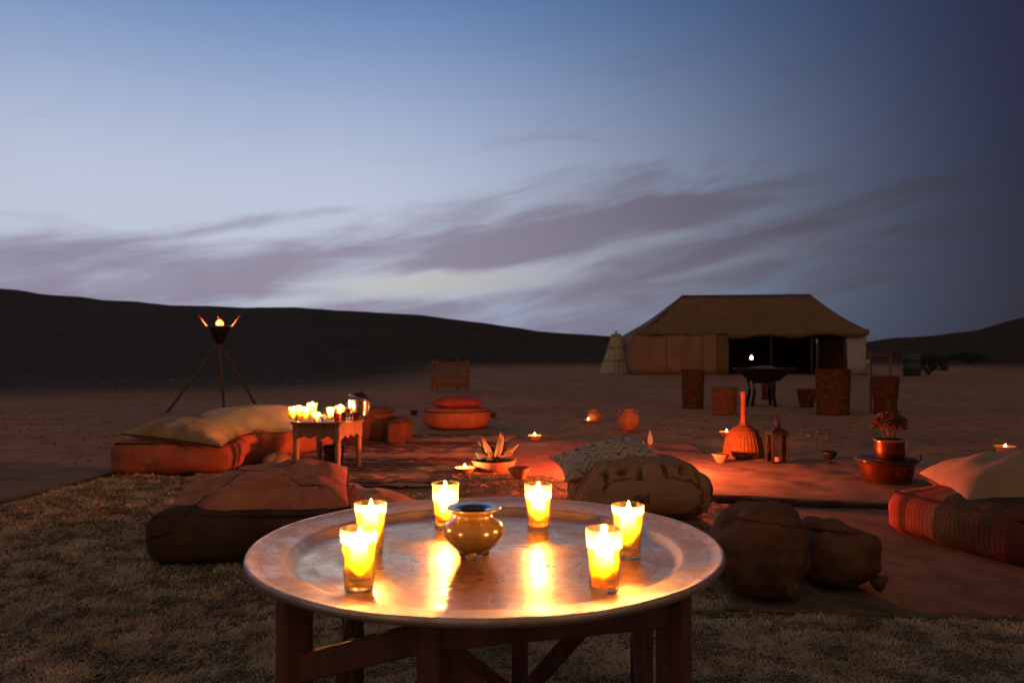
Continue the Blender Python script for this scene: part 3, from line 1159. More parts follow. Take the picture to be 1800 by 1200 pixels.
# round pouf with red cushion
t_ = thing('round_pouf', 'round brown drum pouf on the grey rug in the middle distance', 'pouf', (-.73, 9.95, .02))
lathe('cover', [(0, 0), (.38, 0), (.43, .03), (.452, .10), (.445, .17), (.415, .225), (.36, .25), (.2, .262), (0, .265)], rust, t_, 48, wob=.05)
MB().tube([(.428 * math.cos(a), .428 * math.sin(a), .212) for a in np.linspace(0, 2 * PI, 48, endpoint=False)], .008, 6, True).build('piping', thread_dark, t_, True)
t_ = thing('round_cushion', 'flat round bright red cushion on top of the drum pouf', 'cushion', (-.74, 9.95, .284))
lathe('cover', [(0, 0), (.25, 0), (.33, .03), (.34, .055), (.31, .09), (.2, .128), (0, .14)], red_cloth, t_, 40, wob=.06, seed=4)

# middle right stack
t_ = thing('floor_pouf', 'big rounded tan pouf with dark embroidery right behind the big tray', 'pouf', (.72, 4.28, .03), R(6))
vs, fs, wl = soft_box(.68, .66, .31, r=.14, n=20, bulge=.05, dome=.035, wr=.012, seed=41)
link('cover', vs, fs, embroidered_b, t_)
t_ = add_pillow('embroidered_cushion', 'white cushion with dark embroidery tilted on the rounded pouf', 'cushion', (.56, 4.42, .262), (R(9), R(-12), R(6)), .58, .46, .15, embroidered, thread_pale, seed=43, wr=.008, flat=1.0)
cv = t_.children[0]
cv.data.materials.append(mat('plain_backing', (.48, .22, .13), (.38, .16, .095), vs=6, bump=.4, bs=110, bd=.005))
for pol in cv.data.polygons:
    if pol.index >= len(cv.data.polygons) // 2:
        pol.material_index = 1

# right stack
add_block('striped_pouf', 'striped kilim floor pouf with a bright red end, under the cream cushion', 'pouf', (2.43, 3.59, .03), R(16), .84, .80, .225, kilim, thread_dark, seed=51, r=.07, bulge=.035, dome=.05)
add_block('striped_pouf', 'dark red and green kilim floor pouf cut off by the right edge', 'pouf', (2.65, 2.86, .03), R(16), .84, .66, .24, kilim_b, thread_dark, seed=53, r=.08, bulge=.04, dome=.05)
t_ = add_pillow('floor_cushion', 'large cream cushion with a red underside on the striped pouf at right', 'cushion', (2.66, 3.70, .195), (R(2), R(-3), R(-14)), .98, .78, .34, linen_tan, thread_dark, seed=55, wr=.012, pinch=.03, pw=.5)
vs, fs, _ = pillow(.90, .64, .10, seed=57, wr=.008)
link('red_underside', vs, fs, red_cloth, t_, loc=(.02, 0, -.035))

# two plump brown cushions slumped on the smooth rug
for (x, y, w_, d2, h_, rot_, lb, sd) in [
    (.915, 2.80, .33, .36, .315, (R(-8), R(4), R(-16)), 'larger plump brown cushion slumped just right of the big tray', 61),
    (1.245, 2.92, .25, .30, .235, (R(-6), R(10), R(22)), 'smaller plump brown cushion beyond the larger one, on the smooth rug', 63)]:
    t_ = thing('brown_cushion', lb, 'cushion', (x, y, .036), rot=rot_, group='plump brown cushions beside the tray')
    vs, fs, wl = soft_box(w_, d2, h_, r=min(w_, h_) * .40, n=20, bulge=.018, dome=.02, wr=.020, seed=sd)
    link('cover', vs, fs, leather_tan, t_)
    MB().tube(wl, .005, 6, True).build('piping', rust_dark, t_, True)
    for (ex, ey, ez, mm) in ((-w_ * .46, d2 * .30, h_ * .80, linen_brown), (w_ * .34, -d2 * .50, h_ * .18, leather_tan)):
        lathe('corner_tuft', [(0, -.03), (.030, -.02), (.022, .008), (.012, .02), (.009, .034), (0, .040)], mm, t_, 12,
              loc=(ex, ey, ez), rot=(R(55) if ey < 0 else R(-20), R(-40) if ex < 0 else R(15), 0), wob=.3)

# ------------------------------------------------------------------ campfire
fx, fy = .99, 5.66
fire = thing('campfire', 'small log fire in a shallow iron bowl, hidden behind the embroidered cushion flame tip showing', 'fire', (fx, fy, .03))
iron = mat('black_iron', (.014, .012, .011), rough=.6, metal=.3, vs=20, bump=.3, bs=60)
lathe('bowl', [(0, .0), (.12, .0), (.19, .010), (.225, .026), (.230, .028), (.224, .022), (.18, .008), (0, .004)], iron, fire, 32)
charred = mat('charred_log', (.05, .03, .02), (.015, .01, .01), vs=14, bump=1, bs=40, bd=.01)
for k in range(5):
    a = k * 1.26 + .3
    c_ = Vector((.10 * math.cos(a), .10 * math.sin(a), .022))
    q = Vector((-math.sin(a + .5), math.cos(a + .5), 0)) * .07
    MB().tube([c_ - q, c_ + q * .2, c_ + q], [.018, .021, .015], 9).build('log', charred, fire, True)
for (dx, dy, h_, r_) in ((0, 0, .24, .05), (.05, .02, .19, .04), (-.05, -.01, .17, .035), (.01, .05, .20, .04)):
    lathe('flame', flame_prof(h_, r_), flame_red, fire, 16, loc=(dx, dy, .03), wob=.5, seed=dx * 50)
lathe('flame', flame_prof(.11, .022), flame_red, fire, 16, loc=(.05, -.03, .24), wob=.4, seed=5)
light('fire_light', (.0, 0, .125), 470, FIRE, .04, fire)

# ------------------------------------------------------------------ small wooden table
wood_tan = mat('tan_wood', (.34, .18, .10), (.22, .11, .06), rough=.6, vs=4, bump=.3, bs=40, bd=.003, stretch=(5, 5, 1))
tab = thing('side_table', 'small square wooden table with turned legs and a scalloped apron, loaded with candles and glasses', 'table', (-1.485, 6.045, .022), R(-14.5))
TS, TH = .41, .40
legp = [(0, .026), (.021, .026), (.021, .0), (.015, .0)]
leg_prof = [(0, 0), (.017, 0), (.021, .01), (.018, .03), (.021, .12), (.026, .20), (.019, .215), (.028, .228), (.019, .24), (.025, .252), (.025, .262)]
for sx in (-1, 1):
    for sy in (-1, 1):
        lg = lathe('leg', leg_prof, wood_tan, tab, 14, loc=(sx * (TS / 2 - .025), sy * (TS / 2 - .025), 0))
        MB().bevbox((0, 0, .318), (.046, .046, .112), .003).build('leg_block', wood_tan, lg)


def apron(name, L, parent, m, loc, rz, hh=.105, dip=.024, th=.016):
    n = 28
    vs = []
    fs = []
    for i in range(n + 1):
        u = -1 + 2 * i / n
        zb = dip * (.55 + .45 * math.cos(u * PI * 3)) * (1 - abs(u) ** 6) if abs(u) < .92 else 0
        for yy in (-th / 2, th / 2):
            vs.append((u * L / 2, yy, zb))
            vs.append((u * L / 2, yy, hh))
    for i in range(n):
        a = i * 4
        b_ = a + 4
        fs += [(a, b_, b_ + 1, a + 1), (a + 2, a + 3, b_ + 3, b_ + 2), (a, a + 2, b_ + 2, b_), (a + 1, b_ + 1, b_ + 3, a + 3)]
    fs += [(0, 1, 3, 2), (n * 4, n * 4 + 2, n * 4 + 3, n * 4 + 1)]
    return link(name, vs, fs, m, parent, False, loc, (0, 0, rz))


for k in range(4):
    a = k * PI / 2
    apron('apron', TS - .10, tab, wood_tan, ((TS / 2 - .012) * math.sin(a), -(TS / 2 - .012) * math.cos(a), .268), a)
MB().bevbox((0, 0, TH - .014), (TS + .02, TS + .02, .020), .004).build('tabletop', wood_tan, tab)
TT = .022 + TH - .004
brass = mat('worn_brass', (.62, .40, .22), (.45, .27, .14), rough=.28, metal=.95, vs=20, bump=.2, bs=50, bd=.002)
silver = mat('polished_silver', (.75, .70, .66), (.55, .50, .46), rough=.16, metal=1, vs=20, bump=.3, bs=30, bd=.003)
steel = mat('dark_steel', (.22, .19, .17), (.12, .10, .09), rough=.22, metal=1, vs=20, bump=.2, bs=40, bd=.003)
copper = mat('copper', (.50, .17, .085), (.26, .09, .05), rough=.22, metal=.95, vs=10, bump=.25, bs=22, bd=.004)
tr2 = thing('round_tray', 'round brass tray overhanging the small wooden table', 'tray', (-1.50, 6.02, TT))
lathe('tray_plate', [(0, .004), (.26, .004), (.275, .008), (.295, .014), (.298, .012), (.28, .002), (.265, 0), (0, 0)], brass, tr2, 64)


def on_table(px, d):
    return ((px - 900) * d / F, d)


ztt = TT + .0045
for i, (px, d, sc, wx, en, lb) in enumerate([
    (515, 5.98, 1.08, .080, 2.2, 'leftmost candle glass on the small table'),
    (526, 6.14, 1.08, .082, 2.2, 'candle glass second from the left on the small table, at the back'),
    (537, 5.95, 1.10, .082, 2.6, 'brightest candle glass at the left front of the small table'),
    (549, 6.10, 1.30, .092, 2.8, 'tallest candle glass on the small table, with its flame above the rim'),
    (556, 5.86, .78, .070, 2.2, 'lowest candle glass at the front edge of the small table'),
    (581, 5.98, 1.05, .078, 2.8, 'candle glass in the middle of the small table, right of the handled tea glass'),
    (598, 6.16, 1.10, .086, 2.2, 'rightmost candle glass at the back of the small table, near the metal pot')]):
    x, y = on_table(px, d)
    candle_glass((x, y, ztt), lb, wx, sc, en * 1.9, 'candle glasses on the small wooden table')


def tea_cup(px, d, label, sc=1.0, handle=False, m=None):
    x, y = on_table(px, d)
    t_ = thing('tea_glass', label, 'glass', (x, y, ztt), group='tea glasses on the small wooden table')
    prof = [(0, 0), (.020, 0), (.021, .003), (.0195, .012), (.023, .04), (.030, .078), (.0285, .078), (.0215, .04), (.018, .010), (0, .009)]
    lathe('bowl', [(r * sc, z * sc) for r, z in prof], m or tea_glass, t_, 24)
    MB().tube([(.0295 * sc * math.cos(a), .0295 * sc * math.sin(a), .078 * sc) for a in np.linspace(0, 2 * PI, 24, endpoint=False)], .0012, 6, True).build('gilt_rim', brass, t_, True)
    if handle:
        MB().tube([(.026, 0, .062), (.044, 0, .058), (.048, 0, .040), (.040, 0, .024), (.023, 0, .020)], .0035, 6).build('handle', m or tea_glass, t_, True)
    return t_


tea_cup(570, 5.84, 'clear handled tea glass at the front of the small table, between two candles', 1.02, True)
ruby = glass_mat('ruby_glass', (.75, .22, .16), .05, 1.4)
tea_cup(592, 5.86, 'dark tea glass at the front of the small table, right of the middle candle', .92, False, ruby)
tea_cup(604, 5.95, 'dark tea glass right of centre on the small table, beside the metal pot', .95, False, ruby)
tea_cup(614, 5.86, 'clear tea glass in front of the metal pot at the front right of the table', .85)
tea_cup(625, 5.93, 'dark handled tea glass before the metal pot, nearest the right edge of the table', .95, True, ruby)

x, y = on_table(632, 6.12)
kp = thing('metal_pot', 'shiny metal pot with a tilted pointed lid at the right of the small table', 'pot', (x, y, ztt))
lathe('body', [(0, 0), (.058, 0), (.066, .005), (.074, .05), (.083, .12), (.088, .160), (.0905, .163), (.086, .160), (.080, .12), (.07, .05), (.06, .01), (0, .008)], silver, kp, 40)
lathe('lid', [(0, .070), (.005, .068), (.006, .058), (.004, .052), (.010, .048), (.040, .036), (.075, .016), (.094, .004), (.096, 0), (.088, 0), (.04, .028), (0, .042)], iron, kp, 40, loc=(.006, 0, .176), rot=(R(-6), R(15), 0))
MB().tube([(-.088, 0, .14), (-.108, 0, .13), (-.110, 0, .10), (-.083, 0, .085)], .004, 6).build('handle', silver, kp, True)
# bucket under the table
x, y = on_table(587, 6.2)
bk = thing('metal_bucket', 'dark metal bucket standing on the rug under the small table', 'bucket', (x, y, .026))
lathe('body', [(0, 0), (.060, 0), (.070, .006), (.078, .08), (.088, .17), (.092, .174), (.086, .168), (.074, .08), (.064, .012), (0, .010)], steel, bk, 36)
MB().tube([(.0855 * math.cos(a), .0855 * math.sin(a), .145) for a in np.linspace(0, 2 * PI, 36, endpoint=False)], .003, 6, True).build('hoop', steel, bk, True)
MB().tube([(.090, 0, .165), (.10, -.03, .14), (.06, -.10, .10), (0, -.115, .09), (-.06, -.10, .10), (-.10, -.03, .14), (-.09, 0, .165)], .003, 6).build('bail', steel, bk, True)

# ------------------------------------------------------------------ candle bowls on the ground
clay = mat('terracotta', (.38, .17, .10), (.26, .11, .065), rough=.85, vs=14, bump=.4, bs=50, bd=.004)
glazed_in = mat('pale_glaze', (.62, .46, .30), (.5, .34, .2), rough=.4, vs=14, bump=.1)
flame_small = flame_mat('small_flame', (1.0, .50, .20), 14)


def candle_bowl(loc, label, w_=.16, lit=True, en=1.2, hh=.065, tall=False, cat='candle bowl', flame_h=.035):
    t_ = thing('candle_bowl', label, cat, loc, group='clay candle bowls around the rugs')
    r = w_ / 2
    lathe('bowl', [(0, 0), (r * .45, 0), (r * .5, .006), (r * .62, hh * .3), (r * .88, hh * .72), (r, hh), (r - .004, hh + .001), (r * .80, hh * .70), (r * .5, hh * .3), (0, hh * .22)],
          clay, t_, 32, wob=.03)
    wz = hh * (.72 if lit else .55)
    lathe('wax', [(0, hh * .3), (r * .42, hh * .3), (r * .42, wz), (r * .40, wz + .002), (0, wz + .001)] if not lit else
          [(0, hh * .3), (r * .55, hh * .45), (r * .80, wz), (0, wz + .001)], wax_m, t_, 24)
    lathe('tealight', [(0, wz), (.019, wz), (.019, wz + .016), (.017, wz + .017), (0, wz + .014)], wax_m, t_, 20)
    if lit:
        lathe('flame', flame_prof(flame_h, .010), flame_small, t_, 12, loc=(0, 0, wz + .016))
        light('candle_light', (0, 0, wz + .034), en, CANDLE, .008, t_)
    return t_


def at(px, py, z=0.0):
    x, y = gp(px, py, z)
    return (x, y, z)


candle_bowl(at(817, 836, .012), 'lit clay candle bowl left of the firelit plant', .165, True, 10)
candle_bowl(at(912, 842, .036), 'unlit clay bowl with a tealight right of the firelit plant', .17, False, hh=.085)
candle_bowl(at(940, 775, .012), 'lit candle bowl beyond the plant, at the corner of the grey rug', .16, True, 5)
candle_bowl(at(1034, 744, .0), 'small lit candle bowl far back between the grey rug and the clay jugs', .12, True, .8, hh=.05)
candle_bowl(at(1277, 768, .0), 'lit candle bowl left of the neck of the straw basket', .18, True, 3)
candle_bowl(at(1267, 812, .06), 'unlit orange clay bowl on the thick rug before the straw basket', .145, False, hh=.07)
candle_bowl(at(1361, 767, .0), 'small lit candle bowl directly behind the top of the metal lantern', .10, True, .5, hh=.045, flame_h=.02)
candle_bowl(at(1798, 828, .0), 'lit candle bowl cut by the right edge, behind the cream cushion', .17, True, 1.0)

# candle on a clay pillar
x, y, _ = at(1767, 818)
t_ = thing('candle_stand', 'lit candle dish on a round clay pillar behind the cream cushion at far right', 'candle stand', (x, y, 0))
lathe('pillar', [(0, 0), (.072, 0), (.07, .01), (.062, .08), (.066, .14), (0, .14)], clay, t_, 28)
lathe('dish', [(0, .142), (.04, .142), (.075, .155), (.084, .168), (.080, .169), (.05, .156), (0, .152)], clay, t_, 32)
lathe('wax', [(0, .153), (.045, .155), (.066, .163), (0, .164)], wax_m, t_, 24)
lathe('flame', flame_prof(.022, .010), flame_small, t_, 12, loc=(0, 0, .164))
light('candle_light', (0, 0, .20), 1.3, CANDLE, .008, t_)

# plant with thick leaves
leaf_m = mat('firelit_leaf', (.34, .16, .10), (.20, .11, .07), rough=.6, vs=12, bump=.4, bs=30, bd=.004)  # red firelight put into the leaf colour
leaf_d = mat('dark_leaf', (.05, .05, .03), (.03, .03, .02), rough=.7, vs=12, bump=.4, bs=30, bd=.004)  # same leaves without the painted firelight
x, y, _ = at(868, 832)
pl = thing('potted_plant', 'low clay planter of broad pointed leaves lit red by the fire', 'plant', (x, y, .03))
lathe('planter', [(0, 0), (.13, 0), (.15, .01), (.175, .065), (.180, .08), (.170, .08), (.15, .05), (0, .05)], clay, pl, 36)
lathe('soil', [(0, .066), (.165, .062)], mat('soil', (.05, .035, .025), bump=1, bs=60), pl, 24)


def leaf(base_, tip, wdt, m, parent, seed=0, curl=.02, th=.005):
    b0, t0 = Vector(base_), Vector(tip)
    ax = t0 - b0
    side = ax.cross(Vector((0, -1, .25))).normalized()
    nrm = side.cross(ax).normalized()
    vs = []
    fs = []
    n = 9
    for i in range(n + 1):
        f = i / n
        ww = wdt / 2 * (math.sin(PI * min(1, (.12 + .88 * f)) ** .8) ** .7 if f < 1 else 0)
        c_ = b0 + ax * f + nrm * curl * math.sin(PI * f) + Vector((0, 0, -.02 * f * f))
        for k, (s_, up) in enumerate(((-1, .25), (0, -.3), (1, .25))):
            vs.append(c_ + side * ww * s_ + nrm * up * ww)
        for k, (s_, up) in enumerate(((-1, .25), (0, -.3), (1, .25))):
            vs.append(c_ + side * ww * s_ * .9 + nrm * (up * ww - th))
    for i in range(n):
        a = i * 6
        b_ = a + 6
        fs += [(a, a + 1, b_ + 1, b_), (a + 1, a + 2, b_ + 2, b_ + 1), (a + 3, b_ + 3, b_ + 4, a + 4), (a + 4, b_ + 4, b_ + 5, a + 5),
               (a, b_, b_ + 3, a + 3), (a + 2, a + 5, b_ + 5, b_ + 2)]
    return link('leaf', vs, fs, m, parent, True)


for i, (bx, bz, tx, ty, tz, wd, mm) in enumerate([
    (.02, .07, .075, -.03, .30, .055, leaf_m), (.03, .07, .055, .02, .325, .045, leaf_m), (-.01, .07, -.095, -.02, .285, .050, leaf_m), (-.02, .07, -.13, .03, .25, .045, leaf_m),
    (.05, .07, .20, -.01, .225, .040, leaf_m), (.04, .07, .16, -.08, .17, .045, leaf_m), (-.03, .07, -.06, -.10, .14, .050, leaf_d), (-.06, .07, -.15, -.06, .17, .060, leaf_d),
    (.0, .07, -.02, .04, .23, .050, leaf_d), (.02, .06, .03, -.12, .11, .035, leaf_m), (.06, .07, .12, .06, .20, .05, leaf_d), (-.08, .07, -.17, .02, .12, .055, leaf_d)]):
    leaf((bx, -.01, bz), (tx, ty, tz), wd, mm, pl, i)

# straw basket with tall neck
straw = mat('straw', (.19, .08, .033), (.13, .052, .02), rough=.9, vs=20, bump=.9, bs=50, bd=.01, stretch=(3, 3, .4))
x, y, _ = at(1313, 812, .03)
bs_ = thing('straw_basket', 'bell shaped woven straw cover with a tall thin neck, on a dark round base', 'basket', (x, y + .1, .03))
lathe('base', [(0, 0), (.150, 0), (.155, .02), (.150, .055), (0, .055)], brown_dark, bs_, 36)
mb = MB()
prof_b = [(.166, .045), (.170, .06), (.168, .10), (.158, .16), (.140, .22), (.112, .265), (.075, .295), (.045, .31), (.032, .325)]
n = 64
vs = []
for (r, z) in prof_b:
    for j in range(n):
        a = 2 * PI * j / n
        rr_ = r * (1 + (.022 if j % 2 else -.012))
        vs.append((rr_ * math.cos(a), rr_ * math.sin(a), z))
fs = []
for i in range(len(prof_b) - 1):
    for j in range(n):
        fs.append((i * n + j, i * n + (j + 1) % n, (i + 1) * n + (j + 1) % n, (i + 1) * n + j))
link('woven_bell', vs, fs, straw, bs_, False)
for z, r in ((.09, .172), (.15, .163), (.21, .147), (.262, .117)):
    MB().tube([(r * math.cos(a), r * math.sin(a), z) for a in np.linspace(0, 2 * PI, 48, endpoint=False)], .004, 5, True).build('hoop', straw, bs_, True)
lathe('neck', [(.030, .315), (.025, .35), (.022, .42), (.021, .50), (.024, .57), (.028, .60), (.02, .605), (0, .60)], straw, bs_, 16, wob=.06)

# lantern
x, y, _ = at(1372, 818, .05)
lt = thing('metal_lantern', 'tall square black metal lantern with a stub of candle inside, behind the thick rug', 'lantern', (x, y + .08, .055), R(4))
lt.scale = (.84, .84, 1)
MB().bevbox((0, 0, .008), (.165, .165, .016), .003).build('base', iron, lt)
for sx in (-1, 1):
    for sy in (-1, 1):
        MB().bevbox((sx * .072, sy * .072, .128), (.016, .016, .224), .002).build('post', iron, lt)
mb = MB()
mb.add([(-.085, -.085, .24), (.085, -.085, .24), (.085, .085, .24), (-.085, .085, .24), (-.085, -.085, .262), (.085, -.085, .262), (.085, .085, .262), (-.085, .085, .262),
        (-.03, -.03, .295), (.03, -.03, .295), (.03, .03, .295), (-.03, .03, .295)],
       [(3, 2, 1, 0), (0, 1, 5, 4), (1, 2, 6, 5), (2, 3, 7, 6), (3, 0, 4, 7), (4, 5, 9, 8), (5, 6, 10, 9), (6, 7, 11, 10), (7, 4, 8, 11), (8, 9, 10, 11)])
mb.build('roof', iron, lt)
lathe('chimney', [(0, .296), (.024, .296), (.024, .325), (.030, .328), (.012, .34), (.008, .372), (0, .374)], iron, lt, 16)
MB().tube([(-.03, 0, .30), (-.034, 0, .34), (-.02, 0, .375), (0, 0, .385), (.02, 0, .375), (.034, 0, .34), (.03, 0, .30)], .004, 6).build('handle', iron, lt, True)
for sx, sy, rz in ((0, -1, 0), (0, 1, 0), (1, 0, PI / 2), (-1, 0, PI / 2)):
    MB().box((sx * .074, sy * .074, .128), (.124, .002, .220), rz).build('glass_pane', tea_glass, lt)
lathe('candle_stub', [(0, .018), (.022, .018), (.022, .055), (.019, .056), (0, .052)], wax_m, lt, 18)

# dark cup
x, y, _ = at(1462, 817, .05)
t_ = thing('metal_cup', 'small dark metal goblet standing right of the lantern', 'cup', (x, y + .05, .055))
lathe('bowl', [(0, .035), (.02, .035), (.045, .05), (.062, .085), (.065, .10), (.061, .10), (.04, .055), (0, .045)], iron, t_, 24)
lathe('stem', [(0, 0), (.038, 0), (.036, .006), (.012, .014), (.010, .03), (.02, .036), (0, .036)], iron, t_, 20)

# copper pots
x, y, _ = at(1580, 856, .05)
t_ = thing('copper_cauldron', 'wide dark copper cauldron with a side handle, under the smaller copper pot', 'pot', (x, y + .17, .055))
lathe('body', [(0, 0), (.14, 0), (.155, .01), (.175, .08), (.182, .135), (.186, .150), (.205, .156), (.205, .160), (.18, .158), (.172, .13), (.15, .02), (0, .012)], copper, t_, 40)
MB().tube([(.185, -.02, .13), (.215, -.02, .14), (.235, -.02, .175), (.225, -.02, .20)], .006, 8).build('handle', iron, t_, True)
lathe('lid_plate', [(0, .163), (.19, .163), (.198, .167), (.19, .170), (0, .170)], iron, t_, 40)
z2 = .055 + .1705
t2 = thing('copper_pot', 'smaller shiny copper pot on top of the cauldron, holding a dried bush', 'pot', (x + .01, y + .14, z2))
lathe('body', [(0, 0), (.085, 0), (.092, .006), (.100, .06), (.104, .12), (.108, .135), (.104, .136), (.098, .11), (.09, .01), (0, .008)], copper, t2, 40)
pb = thing('dried_bush', 'dried brown bush standing in the copper pot', 'plant', (x + .01, y + .14, z2 + .01))
rg = random.Random(5)
mb = MB()
for k in range(14):
    a = rg.uniform(0, 2 * PI)
    mb.tube([(0, 0, 0), (.03 * math.cos(a), .03 * math.sin(a), .13), (.08 * math.cos(a), .08 * math.sin(a), .24)], .003, 4)
mb.build('stem', brown_dark, pb)
mb = MB()
for k in range(1800):
    a = rg.uniform(0, 2 * PI)
    e = rg.uniform(-.3, 1)
    r = .115 * rg.uniform(.5, 1) ** .5
    c_ = Vector((r * math.cos(a) * math.sqrt(max(0, 1 - e * e)), r * math.sin(a) * math.sqrt(max(0, 1 - e * e)), .22 + r * e * .75))
    dv = Vector((rg.uniform(-1, 1), rg.uniform(-1, 1), rg.uniform(-.3, 1))).normalized() * .022
    sd = dv.cross(Vector((rg.uniform(-1, 1), rg.uniform(-1, 1), rg.uniform(-1, 1)))).normalized() * .004
    mb.add([c_ - sd, c_ + sd, c_ + dv], [(0, 1, 2)])
fo = mb.build('foliage', mat('dry_leaf', (.12, .06, .03), (.07, .045, .025), bump=0), pb)
fo['kind'] = 'stuff'

# clay jugs far behind the fire
for (px, py, w_, h_, lb) in ((1045, 742, .22, .19, 'small dark clay jug on the sand just right of the farthest candle bowl'), (1106, 756, .30, .28, 'round reddish clay jar on the sand behind the fire')):
    x, y, _ = at(px, py)
    t_ = thing('clay_jar', lb, 'jar', (x, y, 0))
    r = w_ / 2
    lathe('body', [(0, 0), (r * .5, 0), (r * .6, .01), (r * .98, h_ * .35), (r, h_ * .5), (r * .8, h_ * .75), (r * .45, h_ * .88), (r * .42, h_ * .94), (r * .55, h_), (r * .5, h_), (r * .36, h_ * .92), (0, h_ * .9)],
          clay, t_, 28, wob=.04)
    for s_ in (-1, 1):
        MB().tube([(s_ * r * .48, 0, h_ * .92), (s_ * r * .9, 0, h_ * .9), (s_ * r * .9, 0, h_ * .7)], .008, 6).build('handle', clay, t_, True)
for (px, py, lb) in ((728, 729, 'small dark bowl on the sand left of the drum pouf'), (866, 733, 'small dark bowl on the sand right of the drum pouf')):
    x, y, _ = at(px, py)
    t_ = thing('small_bowl', lb, 'bowl', (x, y, 0), group='small dark bowls beside the drum pouf')
    lathe('bowl', [(0, 0), (.03, 0), (.055, .03), (.068, .075), (.062, .075), (.045, .03), (0, .015)], brown_dark, t_, 20)

# ------------------------------------------------------------------ torch on a tripod
tx_, ty_ = -5.28, 13.5
to = thing('tripod_torch', 'tall iron fire basket burning on three splayed wooden legs at left', 'torch', (tx_, ty_, 0))
pole_m = mat('weathered_pole', (.17, .11, .07), (.10, .065, .04), vs=10, bump=.6, bs=30)
for (lx, ly) in ((-.60, -.75), (.22, -.35), (.42, .75)):
    MB().tube([(lx, ly, 0), (lx * .5, ly * .5, .60), (lx * .06, ly * .06, 1.18)], [.024, .022, .018], 9).build('leg', pole_m, to, True)
rusty = mat('rusty_iron', (.34, .16, .09), (.22, .10, .06), rough=.7, metal=.3, vs=20, bump=.5)
lathe('fire_bowl', [(0, 1.18), (.05, 1.18), (.10, 1.26), (.16, 1.42), (.20, 1.50), (.19, 1.50), (.15, 1.44), (0, 1.36)], iron, to, 28)
MB().tube([(.205 * math.cos(a), .205 * math.sin(a), 1.50) for a in np.linspace(0, 2 * PI, 28, endpoint=False)], .010, 6, True).build('rim', rusty, to, True)
for a in (0.05, 2.0, PI + .05):
    r0, r1 = .22, .385
    if abs(math.sin(a)) > .5:
        pass
    MB().tube([(r0 * math.cos(a), r0 * math.sin(a), 1.49), (r1 * math.cos(a), r1 * math.sin(a), 1.71)], .013, 8).build('basket_bar', rusty, to, True)
ff = lathe('flame', [(0, 0), (.045, .012), (.066, .045), (.064, .075), (.045, .105), (.018, .125), (0, .14)], flame_mat('torch_flame', (1.0, .28, .06), 2.6), to, 16, loc=(.01, 0, 1.49), wob=.3)
light('torch_light', (.01, 0, 1.58), 210, FIRE, .04, to)

# ------------------------------------------------------------------ tent
canvas = mat('tent_canvas', (.25, .15, .085), (.21, .12, .068), vs=1.2, bump=.4, bs=6, bd=.05)
canvas_w = mat('tent_wall_cloth', (.43, .22, .15), (.35, .175, .12), vs=1.2, bump=.4, bs=6, bd=.05)
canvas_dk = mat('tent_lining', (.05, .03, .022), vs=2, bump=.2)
white_cloth = mat('white_cloth', (.50, .46, .48), (.42, .38, .40), vs=2, bump=.3, bs=10)
wicker = mat('wicker', (.12, .06, .033), (.055, .028, .016), vs=14, bump=.8, bs=30, bd=.02)
X0, X1, Y0, Y1 = 6.9, 20.0, 42.0, 49.0
RX0, RX1, RY, RZ = 10.3, 18.15, 45.5, 4.78
EZ = 2.25
tent = thing('caidal_tent', 'long brown canvas pavilion tent with an open dark front and a hipped roof', 'tent', ((X0 + X1) / 2, (Y0 + Y1) / 2, 0))
ox, oy = (X0 + X1) / 2, (Y0 + Y1) / 2


def sheet(name, a, b_, c_, d2, m, nu=16, nv=8, sag=0.0, out=(0, 0, -1), wrk=.0, parent=None, th=.02):
    a, b_, c_, d2 = map(Vector, (a, b_, c_, d2))
    outv = Vector(out)
    vs = []
    fs = []
    for lay in (0, 1):
        for j in range(nv + 1):
            for i in range(nu + 1):
                u, v = i / nu, j / nv
                p_ = (a * (1 - u) + b_ * u) * (1 - v) + (d2 * (1 - u) + c_ * u) * v
                p_ = p_ + outv * sag * math.sin(PI * v) + outv * wrk * noise.noise(Vector((p_.x * 1.8, p_.y * .7, p_.z * .5)))
                p_ = p_ + outv * th * lay
                vs.append((p_.x - ox, p_.y - oy, p_.z))
    N = nu + 1
    Mv = N * (nv + 1)
    for j in range(nv):
        for i in range(nu):
            q = (j * N + i, j * N + i + 1, (j + 1) * N + i + 1, (j + 1) * N + i)
            fs.append(q)
            fs.append(tuple(Mv + k for k in q[::-1]))
    for i in range(nu):
        fs.append((i, Mv + i, Mv + i + 1, i + 1))
        k = nv * N
        fs.append((k + i, k + i + 1, Mv + k + i + 1, Mv + k + i))
    for j in range(nv):
        fs.append((j * N, (j + 1) * N, Mv + (j + 1) * N, Mv + j * N))
        fs.append((j * N + nu, Mv + j * N + nu, Mv + (j + 1) * N + nu, (j + 1) * N + nu))
    return link(name, vs, fs, m, parent or tent, True)


sg = .22
sheet('roof_panel', (X0, Y0, EZ - .02), (X1, Y0, EZ + .28), (RX1, RY, RZ + .02), (RX0, RY, RZ - .05), canvas, 60, 14, sg, (0, -.25, -1), .09)
sheet('roof_panel', (X0, Y1, EZ), (X1, Y1, EZ + .2), (RX1, RY + .01, RZ + .02), (RX0, RY + .01, RZ - .05), canvas, 24, 8, sg, (0, .25, -1), .04)
sheet('roof_panel', (X0, Y0, EZ - .02), (X0, Y1, EZ), (RX0, RY, RZ - .05), (RX0, RY - .02, RZ - .05), canvas, 16, 10, sg, (-.3, 0, -1), .04)
sheet('roof_panel', (X1, Y0, EZ + .28), (X1, Y1, EZ + .2), (RX1, RY, RZ + .02), (RX1, RY - .02, RZ + .02), canvas, 16, 10, sg, (.3, 0, -1), .04)
